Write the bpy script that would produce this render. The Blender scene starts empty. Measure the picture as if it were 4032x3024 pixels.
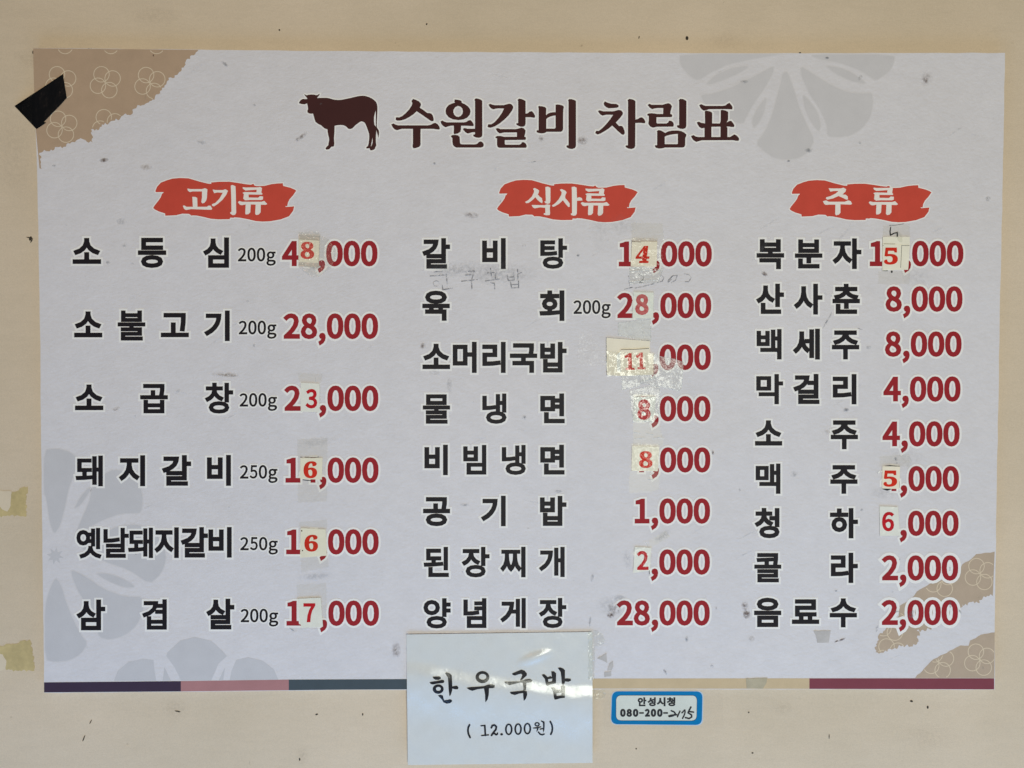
import bpy, math, random, json
import numpy as np
from mathutils import Vector, Euler
from mathutils.geometry import delaunay_2d_cdt

S = bpy.context.scene
# ------------------------------------------------------------------ camera
cam_d = bpy.data.cameras.new("camera"); cam = bpy.data.objects.new("camera", cam_d)
S.collection.objects.link(cam); S.camera = cam
cam.location = (-0.0211247, -0.9355955, 0.0123755)
cam.rotation_euler = (math.pi / 2 - 0.0259439, -0.0004056, -0.0092713)
F_PX = 2950.0
cam_d.sensor_width = 36.0; cam_d.lens = F_PX / 4032 * 36.0
cam_d.clip_start = 0.01; cam_d.clip_end = 50
CAM = np.array(cam.location); RM = np.array(cam.rotation_euler.to_matrix())
# ------------------------------------------------------------------ light (indoors: doorway behind the camera, an added lamp at left, warm ceiling bounce)
W = bpy.data.worlds.new("World"); S.world = W; W.use_nodes = True
W.node_tree.nodes["Background"].inputs[0].default_value = (0.9, 0.95, 1.0, 1)
W.node_tree.nodes["Background"].inputs[1].default_value = 0.02
def area(name, loc, target, sx, sy, power, col):
    l = bpy.data.lights.new(name, 'AREA'); l.shape = 'RECTANGLE'; l.size = sx; l.size_y = sy
    l.energy = power; l.color = col
    o = bpy.data.objects.new(name, l); S.collection.objects.link(o); o.location = loc
    o.rotation_euler = (Vector(target) - Vector(loc)).to_track_quat('-Z', 'Y').to_euler(); return o
area("doorway_light", (0.55, -3.2, -0.35), (0.15, 0, -0.05), 0.7, 1.3, 71, (0.97, 1.0, 0.87))
area("added_left_light", (-1.03, -3.2, 0.72), (-0.3, 0, 0.0), 0.34, 0.5, 8.0, (1.0, 0.62, 0.42))  # added lamp, not a known window: gives the upper left sticker's tape its glints
area("floor_bounce_light", (0.1, -0.56, -1.45), (0.0, -0.1, -0.3), 3.2, 0.7, 22, (0.21, 0.50, 1.0))
area("ceiling_bounce_light", (0.0, -0.8, 1.35), (0.0, -0.1, 0.3), 3.2, 0.9, 0.6, (1.0, 0.75, 0.5))
S.view_settings.view_transform = 'Standard'; S.view_settings.look = 'None'
S.view_settings.exposure = 0.0; S.view_settings.gamma = 1.0
S.render.engine = 'CYCLES'
S.cycles.transparent_max_bounces = 16

# ------------------------------------------------------------------ helpers
def P(u, v, d=0.0):
    """photo-scale sheet coordinates (0..4032, 0..3024) -> point on the wall-parallel plane y=-d"""
    r = RM @ np.array([(u - 2016) / F_PX, -(v - 1512) / F_PX, -1.0])
    t = (-d - CAM[1]) / r[1]
    return CAM + t * r
def Pn(pts, ds):
    a = np.asarray(pts, float)
    r = np.stack([(a[:, 0] - 2016) / F_PX, -(a[:, 1] - 1512) / F_PX, -np.ones(len(a))], 1) @ RM.T
    t = (-np.asarray(ds) - CAM[1]) / r[:, 1]
    return CAM + t[:, None] * r
def Z(k, ox, oy, pts):
    return [(ox + x / k, oy + y / k) for x, y in pts]
def area2(p):
    a = np.asarray(p, float); b = np.roll(a, -1, 0)
    return float((a[:, 0] * b[:, 1] - b[:, 0] * a[:, 1]).sum() / 2)
def out(p): return list(p) if area2(p) > 0 else list(p)[::-1]
def hole(p): return list(p) if area2(p) < 0 else list(p)[::-1]
def offset(poly, dx, dy=None):
    if dy is None: dy = dx
    a = np.asarray(poly, float); n = len(a); res = []
    for i in range(n):
        p0, p1, p2 = a[i - 1], a[i], a[(i + 1) % n]
        e1 = p1 - p0; e2 = p2 - p1
        l1 = math.hypot(*e1); l2 = math.hypot(*e2)
        if l1 < 1e-9 or l2 < 1e-9: continue
        e1 /= l1; e2 /= l2
        n1 = np.array([e1[1], -e1[0]]); n2 = np.array([e2[1], -e2[0]])
        c = float(n1 @ n2)
        if c > -0.3:
            m = (n1 + n2) / (1 + c); res.append((p1[0] + m[0] * dx, p1[1] + m[1] * dy))
        else:
            res.append((p1[0] + n1[0] * dx, p1[1] + n1[1] * dy)); res.append((p1[0] + n2[0] * dx, p1[1] + n2[1] * dy))
    return res
def fill(polys, steiner=None):
    """triangles of the area where the winding number is positive; polys oriented (outer >0, hole <0)"""
    vs = []; es = []
    for p in polys:
        b = len(vs); n = len(p)
        vs += [Vector((float(x), float(y))) for x, y in p]
        es += [(b + i, b + (i + 1) % n) for i in range(n)]
    if steiner is not None: vs += [Vector(q) for q in steiner]
    r = delaunay_2d_cdt(vs, es, [], 0, 1e-4)
    V = np.array([(v.x, v.y) for v in r[0]]); T = np.array([f for f in r[2] if len(f) == 3])
    if len(T) == 0: return V, T
    c = V[T].mean(1); w = np.zeros(len(c))
    for p in polys:
        a = np.asarray(p, float); b = np.roll(a, -1, 0)
        for (x1, y1), (x2, y2) in zip(a, b):
            up = (y1 <= c[:, 1]) & (y2 > c[:, 1]); dn = (y2 <= c[:, 1]) & (y1 > c[:, 1])
            cr = (x2 - x1) * (c[:, 1] - y1) - (c[:, 0] - x1) * (y2 - y1)
            w += up & (cr > 0); w -= dn & (cr < 0)
    T = T[w > 0.5]
    used = np.unique(T); m = -np.ones(len(V), int); m[used] = np.arange(len(used))
    return V[used], m[T]
def inside(poly, x, y):
    c = False; n = len(poly)
    for i in range(n):
        x1, y1 = poly[i]; x2, y2 = poly[(i + 1) % n]
        if (y1 > y) != (y2 > y) and x < (x2 - x1) * (y - y1) / (y2 - y1) + x1: c = not c
    return c
def stroke(pts, w, cap=True):
    res = []
    ws = w if isinstance(w, (list, tuple)) else [w] * len(pts)
    for i in range(len(pts) - 1):
        (x1, y1), (x2, y2) = pts[i], pts[i + 1]
        l = math.hypot(x2 - x1, y2 - y1)
        if l < 1e-6: continue
        nx, ny = -(y2 - y1) / l, (x2 - x1) / l
        a, b = ws[i] / 2, ws[i + 1] / 2
        res.append(out([(x1 + nx * a, y1 + ny * a), (x2 + nx * b, y2 + ny * b), (x2 - nx * b, y2 - ny * b), (x1 - nx * a, y1 - ny * a)]))
    for i, (x, y) in enumerate(pts):
        if not cap and i in (0, len(pts) - 1): continue
        r = ws[i] / 2
        res.append(out([(x + r * math.cos(t * math.pi / 5 + .13), y + r * math.sin(t * math.pi / 5 + .13)) for t in range(10)]))
    return res
def ell(cx, cy, rx, ry, n=24, rot=0):
    c, s = math.cos(rot), math.sin(rot)
    return [(cx + rx * math.cos(t) * c - ry * math.sin(t) * s, cy + rx * math.cos(t) * s + ry * math.sin(t) * c) for t in (2 * math.pi * i / n for i in range(n))]
def smooth(p, it=1):
    for _ in range(it):
        q = []
        for i in range(len(p)):
            a = p[i]; b = p[(i + 1) % len(p)]
            q += [(a[0] * .8 + b[0] * .2, a[1] * .8 + b[1] * .2), (a[0] * .2 + b[0] * .8, a[1] * .2 + b[1] * .8)]
        p = q
    return p
def jag(pts, amp, step, seed, close=True):
    """tear-like raggedness along a traced edge"""
    rnd = random.Random(seed); r = []
    n = len(pts)
    for i in range(n if close else n - 1):
        a = pts[i]; b = pts[(i + 1) % n]; l = math.hypot(b[0] - a[0], b[1] - a[1]); k = max(1, int(l / step))
        nx, ny = ((b[1] - a[1]) / l, -(b[0] - a[0]) / l) if l > 0 else (0, 0)
        for j in range(k):
            t = j / k; o = rnd.uniform(-amp, amp) if j else rnd.uniform(-amp, amp) * .4
            r.append((a[0] + (b[0] - a[0]) * t + nx * o, a[1] + (b[1] - a[1]) * t + ny * o))
    return r

def link_mesh(name, V, F, mat, parent=None, label=None, mats=None, midx=None, smooth_=False):
    me = bpy.data.meshes.new(name)
    V = np.asarray(V, float)
    q = parent
    while q is not None: V = V - np.array(q.location); q = q.parent
    me.from_pydata(V.tolist(), [], [tuple(int(i) for i in f) for f in F])
    for m in (mats or [mat]): me.materials.append(m)
    if midx is not None: me.polygons.foreach_set("material_index", midx)
    if smooth_: me.polygons.foreach_set("use_smooth", [True] * len(me.polygons))
    me.update()
    o = bpy.data.objects.new(name, me); S.collection.objects.link(o)
    if parent is not None: o.parent = parent
    if label: o["label"] = label
    return o
def facing(V, T):
    # wind triangles so that normals look at the camera side (-y)
    V = np.asarray(V); T = np.asarray(T)
    a, b, c = V[T[:, 0]], V[T[:, 1]], V[T[:, 2]]
    n = np.cross(b - a, c - a); f = n[:, 1] > 0
    T = T.copy(); T[f] = T[f][:, ::-1]; return T
def flat(name, polys, d, mat, parent=None, label=None, dfun=None, steiner=None):
    v, t = fill(polys, steiner)
    ds = np.full(len(v), d) if dfun is None else np.array([dfun(x, y) + d for x, y in v])
    V = Pn(v, ds)
    return link_mesh(name, V, facing(V, t), mat, parent, label)
def slab(name, polys, d0, d1, mat, parent=None, label=None, side=None):
    """sheet with real thickness: face at depth d1, rim down to d0"""
    v, t = fill(polys)
    A = Pn(v, np.full(len(v), d1)); 
    ft = facing(A, t); cnt = {}
    for a, b, c in ft:
        for e in ((a, b), (b, c), (c, a)): cnt[e] = 1
    rim = [e for e in cnt if (e[1], e[0]) not in cnt]
    B = A.copy(); B[:, 1] = -d0
    n = len(A); F = [tuple(x) for x in ft] + [(a, a + n, b + n, b) for a, b in rim] + [tuple(x + n for x in f[::-1]) for f in ft]
    V = np.concatenate([A, B])
    mi = [0] * len(ft) + [1] * len(rim) + [0] * len(ft)
    return link_mesh(name, V, F, mat, parent, label, mats=[mat, side or mat], midx=mi)
def thing(name, at, d, label, cat, group=None):
    o = bpy.data.objects.new(name, None); S.collection.objects.link(o)
    o.empty_display_size = 0.02
    o.location = P(at[0], at[1], d); o["label"] = label; o["category"] = cat
    if group: o["group"] = group
    return o

# ------------------------------------------------------------------ materials
def srgb(r, g, b):
    f = lambda c: (c / 255 / 12.92) if c / 255 <= 0.04045 else ((c / 255 + 0.055) / 1.055) ** 2.4
    return (f(r), f(g), f(b))
def node_mat(name):
    m = bpy.data.materials.new(name); m.use_nodes = True
    nt = m.node_tree; return m, nt, nt.nodes["Principled BSDF"]
def noise(nt, scale, detail=3, rough=.6, vec=None):
    n = nt.nodes.new("ShaderNodeTexNoise"); n.inputs["Scale"].default_value = scale
    n.inputs["Detail"].default_value = detail; n.inputs["Roughness"].default_value = rough
    if vec: nt.links.new(vec, n.inputs["Vector"])
    return n.outputs["Fac"]
def mapping(nt, scale=(1, 1, 1), rot=(0, 0, 0)):
    g = nt.nodes.new("ShaderNodeNewGeometry"); m = nt.nodes.new("ShaderNodeMapping")
    m.inputs["Scale"].default_value = scale; m.inputs["Rotation"].default_value = rot
    nt.links.new(g.outputs["Position"], m.inputs["Vector"]); return m.outputs["Vector"]
def ramp(nt, fac, a, b, ca, cb):
    r = nt.nodes.new("ShaderNodeMapRange"); r.inputs["From Min"].default_value = a; r.inputs["From Max"].default_value = b
    r.inputs["To Min"].default_value = ca; r.inputs["To Max"].default_value = cb
    nt.links.new(fac, r.inputs["Value"]); return r.outputs["Result"]
def math_(nt, op, a, b):
    n = nt.nodes.new("ShaderNodeMath"); n.operation = op
    for i, v in enumerate((a, b)):
        if isinstance(v, (int, float)): n.inputs[i].default_value = v
        else: nt.links.new(v, n.inputs[i])
    return n.outputs[0]
def scale_col(nt, col, fac):
    n = nt.nodes.new("ShaderNodeVectorMath"); n.operation = 'SCALE'
    if isinstance(col, tuple): n.inputs[0].default_value = col
    else: nt.links.new(col, n.inputs[0])
    nt.links.new(fac, n.inputs["Scale"]); return n.outputs[0]
def mixcol(nt, fac, a, b):
    n = nt.nodes.new("ShaderNodeMix"); n.data_type = 'RGBA'
    if isinstance(fac, (int, float)): n.inputs[0].default_value = fac
    else: nt.links.new(fac, n.inputs[0])
    for i, c in ((6, a), (7, b)):
        if isinstance(c, tuple): n.inputs[i].default_value = (*c, 1)
        else: nt.links.new(c, n.inputs[i])
    return n.outputs[2]
def bump(nt, h, strength, dist):
    b = nt.nodes.new("ShaderNodeBump"); b.inputs["Strength"].default_value = strength; b.inputs["Distance"].default_value = dist
    nt.links.new(h, b.inputs["Height"]); return b.outputs["Normal"]
def ink(name, col, rough=.62, var=.05, grain=.05, spec=.10):
    """printed or plain surface of one colour, with slight mottling and grain"""
    m, nt, b = node_mat(name)
    v = mapping(nt)
    a = ramp(nt, noise(nt, 45, 4, .6, v), .3, .7, 1 - var, 1 + var)
    g = ramp(nt, noise(nt, 1100, 1, .5, v), .25, .75, 1 - grain, 1 + grain)
    nt.links.new(scale_col(nt, col, math_(nt, 'MULTIPLY', a, g)), b.inputs["Base Color"])
    b.inputs["Roughness"].default_value = rough; b.inputs["Specular IOR Level"].default_value = spec
    return m
def paper(name, col, var=.04, rough=.6):
    m, nt, b = node_mat(name)
    v = mapping(nt)
    a = ramp(nt, noise(nt, 60, 4, .6, v), .3, .7, 1 - var, 1 + var)
    g = ramp(nt, noise(nt, 900, 2, .6, v), .25, .75, .955, 1.045)
    nt.links.new(scale_col(nt, col, math_(nt, 'MULTIPLY', a, g)), b.inputs["Base Color"])
    b.inputs["Roughness"].default_value = rough; b.inputs["Specular IOR Level"].default_value = .3
    nt.links.new(bump(nt, noise(nt, 120, 3, .6, v), .25, .0004), b.inputs["Normal"])
    return m
def board_mat():
    m, nt, b = node_mat("printed_hanji")
    v = mapping(nt); vs = mapping(nt, (1, 1, 1.7), (0, .62, 0))
    big = ramp(nt, noise(nt, 5, 3, .5, v), .3, .7, .985, 1.015)
    mid = ramp(nt, noise(nt, 42, 5, .62, vs), .28, .72, .955, 1.03)
    fib = ramp(nt, noise(nt, 190, 3, .65, vs), .2, .75, .955, 1.03)
    gr = ramp(nt, noise(nt, 1200, 1, .5, v), .2, .8, .93, 1.07)
    f = math_(nt, 'MULTIPLY', math_(nt, 'MULTIPLY', big, mid), math_(nt, 'MULTIPLY', fib, gr))
    # dark fibre flecks of the printed paper pattern
    fl = ramp(nt, noise(nt, 75, 6, .75, vs), .66, .78, 0, 1)
    c = mixcol(nt, math_(nt, 'MULTIPLY', fl, .22), BOARD, (.36, .35, .36))
    nt.links.new(scale_col(nt, c, f), b.inputs["Base Color"])
    b.inputs["Roughness"].default_value = .6; b.inputs["Specular IOR Level"].default_value = .15
    h = math_(nt, 'ADD', noise(nt, 150, 4, .65, vs), math_(nt, 'MULTIPLY', noise(nt, 4, 2, .5, v), 14.0))
    nt.links.new(bump(nt, h, .8, .0007), b.inputs["Normal"]); return m
def wall_mat():
    m, nt, b = node_mat("wallpaper")
    v = mapping(nt); hz = mapping(nt, (1, 1, 5.5))
    big = ramp(nt, noise(nt, 3.2, 4, .6, v), .3, .7, 0, 1)
    c = mixcol(nt, big, WALL_A, WALL_B)
    st = ramp(nt, noise(nt, 60, 4, .6, hz), .25, .75, .98, 1.02)
    st2 = ramp(nt, noise(nt, 16, 3, .6, hz), .3, .7, .985, 1.015)
    gr = ramp(nt, noise(nt, 1000, 1, .5, v), .2, .8, .925, 1.075)
    f = math_(nt, 'MULTIPLY', math_(nt, 'MULTIPLY', st, st2), gr)
    nt.links.new(scale_col(nt, c, f), b.inputs["Base Color"])
    b.inputs["Roughness"].default_value = .75; b.inputs["Specular IOR Level"].default_value = .25
    h = math_(nt, 'ADD', noise(nt, 260, 3, .6, hz), math_(nt, 'MULTIPLY', noise(nt, 6, 3, .5, v), 10.0))
    nt.links.new(bump(nt, h, .4, .0006), b.inputs["Normal"]); return m
def film_mat(name, tint, scale, strength, rough=.1, dull=0.0, dullcol=(.6, .6, .55), ior=1.5, smoothing=.0):
    """clear adhesive film: see-through, tinted, glossy and crinkled"""
    m = bpy.data.materials.new(name); m.use_nodes = True; nt = m.node_tree; nt.nodes.clear()
    o = nt.nodes.new("ShaderNodeOutputMaterial"); tr = nt.nodes.new("ShaderNodeBsdfTransparent"); tr.inputs[0].default_value = (*tint, 1)
    gl = nt.nodes.new("ShaderNodeBsdfGlossy"); gl.inputs["Roughness"].default_value = rough
    di = nt.nodes.new("ShaderNodeBsdfDiffuse"); di.inputs[0].default_value = (*dullcol, 1)
    fr = nt.nodes.new("ShaderNodeFresnel"); fr.inputs[0].default_value = ior
    v = mapping(nt)
    wr = nt.nodes.new("ShaderNodeTexNoise"); wr.noise_type = 'RIDGED_MULTIFRACTAL'; wr.inputs["Scale"].default_value = scale
    wr.inputs["Detail"].default_value = 2; nt.links.new(v, wr.inputs["Vector"])
    h = math_(nt, 'ADD', wr.outputs["Fac"], math_(nt, 'MULTIPLY', noise(nt, scale * .13, 2, .5, v), 5.0))
    nm = bump(nt, h, strength, .0012)
    nt.links.new(nm, gl.inputs["Normal"]); nt.links.new(nm, fr.inputs["Normal"])
    m1 = nt.nodes.new("ShaderNodeMixShader"); m1.inputs[0].default_value = dull
    nt.links.new(tr.outputs[0], m1.inputs[1]); nt.links.new(di.outputs[0], m1.inputs[2])
    m2 = nt.nodes.new("ShaderNodeMixShader"); nt.links.new(math_(nt, 'MINIMUM', fr.outputs[0], .05 * (ior - 1) / .5 + .004), m2.inputs[0])
    nt.links.new(m1.outputs[0], m2.inputs[1]); nt.links.new(gl.outputs[0], m2.inputs[2]); nt.links.new(m2.outputs[0], o.inputs[0])
    return m
def stain_mat(name, col, nscale=220, lo=.38, hi=.62, gain=.5):
    m = bpy.data.materials.new(name); m.use_nodes = True; nt = m.node_tree; nt.nodes.clear()
    o = nt.nodes.new("ShaderNodeOutputMaterial"); tr = nt.nodes.new("ShaderNodeBsdfTransparent")
    di = nt.nodes.new("ShaderNodeBsdfDiffuse"); di.inputs[0].default_value = (*col, 1)
    at = nt.nodes.new("ShaderNodeAttribute"); at.attribute_name = "soil"
    n = ramp(nt, noise(nt, nscale, 5, .7, mapping(nt)), lo, hi, 0, 1.0)
    mx = nt.nodes.new("ShaderNodeMixShader"); nt.links.new(math_(nt, 'MINIMUM', math_(nt, 'MULTIPLY', math_(nt, 'MULTIPLY', at.outputs["Fac"], n), gain), .8), mx.inputs[0])
    nt.links.new(tr.outputs[0], mx.inputs[1]); nt.links.new(di.outputs[0], mx.inputs[2]); nt.links.new(mx.outputs[0], o.inputs[0])
    return m

def rubbed_mat():
    m = bpy.data.materials.new("rubbed_pencil"); m.use_nodes = True; nt = m.node_tree; nt.nodes.clear()
    o = nt.nodes.new("ShaderNodeOutputMaterial"); tr = nt.nodes.new("ShaderNodeBsdfTransparent")
    di = nt.nodes.new("ShaderNodeBsdfDiffuse"); di.inputs[0].default_value = (.13, .13, .145, 1)
    mx = nt.nodes.new("ShaderNodeMixShader"); nt.links.new(ramp(nt, noise(nt, 130, 4, .75, mapping(nt)), .38, .66, 0, .7), mx.inputs[0])
    nt.links.new(tr.outputs[0], mx.inputs[1]); nt.links.new(di.outputs[0], mx.inputs[2]); nt.links.new(mx.outputs[0], o.inputs[0])
    return m
BOARD = (.69, .643, .658)
WALL_A = (.605, .482, .350); WALL_B = (.69, .548, .408)
M = {}
M['board'] = board_mat(); M['wall'] = wall_mat()
M['edge'] = paper("foam_edge", (.55, .53, .48)); M['wall_under'] = ink("plaster", (.45, .36, .25))
M['halo'] = ink("white_print", (.83, .785, .76), var=.02, grain=.03)
M['black'] = ink("black_print", (.016, .013, .016), rough=.5)
M['red'] = ink("crimson_print", (.325, .020, .026)); M['brown'] = ink("dark_brown_print", (.058, .019, .018))
M['banner'] = ink("vermilion_print", (.58, .070, .045)); M['blanner_white'] = ink("banner_white_print", (.84, .76, .70), var=.03)
M['corner'] = ink("tan_print", (.455, .315, .215), var=.05); M['petal_rim'] = ink("petal_rim", (.645, .60, .605), var=.03); M['ring'] = ink("pale_ring_print", (.68, .55, .40))
M['petal'] = ink("grey_petal_print", (.595, .555, .56), var=.03); M['petal_blue'] = ink("lilac_petal_print", (.57, .54, .555), var=.03)
M['s_purple'] = ink("purple_print", (.054, .034, .060)); M['s_pink'] = ink("pink_print", (.42, .20, .20))
M['s_teal'] = ink("slate_teal_print", (.068, .085, .098)); M['s_cream'] = ink("cream_print", (.58, .435, .273)); M['s_magenta'] = ink("plum_print", (.22, .055, .072))
M['pencil'] = ink("pencil", (.30, .30, .32)); M['pencil_rubbed'] = rubbed_mat()  # plain grey draws dark outlines of sticker papers; the rubbed one is pencil
M['marker'] = ink("marker", (.03, .03, .032))  # also paints the dark gaps beside stickers
M['cream_paper'] = paper("cream_paper", (.84, .745, .60)); M['light_paper'] = paper("light_paper", (.80, .775, .715)); M['ivory_paper'] = paper("ivory_paper", (.83, .765, .63))
M['pink_paper'] = paper("aged_paper", (.56, .48, .42))
M['digit_orange'] = ink("orange_red_print", (.62, .028, .012), var=.12); M['digit_red'] = ink("red_print", (.52, .012, .020), var=.08)
M['notice'] = paper("notice_paper", (.69, .675, .655), var=.02); M['notice_black'] = ink("toner", (.018, .016, .018))
M['black_tape'] = None
m, nt, b = node_mat("black_electrical_tape"); b.inputs["Base Color"].default_value = (.006, .006, .007, 1); b.inputs["Roughness"].default_value = .22
nt.links.new(bump(nt, noise(nt, 45, 3, .5, mapping(nt)), .8, .003), b.inputs["Normal"]); M['black_tape'] = m
M['blue'] = ink("blue_print", (.001, .175, .41), rough=.3, var=.06); M['sticker_face'] = ink("sticker_white", (.66, .66, .59), rough=.35, var=.03)
M['rim'] = ink("clear_rim", (.50, .58, .66), rough=.3)
M['tape'] = film_mat("clear_tape", (.98, .977, .965), 240, .7, .14, ior=1.2)
M['tape_crinkled'] = film_mat("crinkled_tape", (.96, .96, .94), 260, .85, .2, dull=.05, dullcol=(.85, .85, .80), ior=1.42)
M['tape_rough'] = film_mat("bubbled_tape", (.97, .97, .96), 300, .7, .26, dull=.17, dullcol=(.86, .86, .82), ior=1.45)
M['tape_old'] = film_mat("yellowed_tape", (.972, .967, .945), 90, .12, .3, ior=1.22)
M['tape_green'] = film_mat("pale_green_tape", (.97, .98, .965), 200, .35, .25, dull=.10, dullcol=(.74, .76, .70), ior=1.18)
M['tape_faint'] = film_mat("faint_tape", (.993, .992, .99), 380, 1.0, .2, ior=1.22)
M['tape_clear'] = film_mat("thin_clear_film", (.985, .985, .985), 200, .2, .3, ior=1.12)
M['laminate'] = film_mat("laminate", (.99, .99, .99), 170, .13, .2)
M['residue'] = paper("yellowed_residue", (.56, .43, .21), var=.16, rough=.7); M['tear'] = paper("torn_paper", (.70, .57, .42))
M['scrap_tan'] = paper("tan_tape_scrap", (.44, .37, .26), var=.1, rough=.4); M['corner_pale'] = ink("pale_tan_print", (.47, .355, .265), var=.05)
M['scrap'] = paper("grey_tape_scrap", (.50, .455, .44), var=.1, rough=.5)
M['soil_brown'] = stain_mat("brown_soil", (.16, .10, .07)); M['soil_grey'] = stain_mat("grey_soil", (.26, .26, .27), gain=.42); M['speck'] = ink("speck", (.05, .04, .03))
M['soil_tan'] = stain_mat("tan_soil", (.34, .26, .18))

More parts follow.
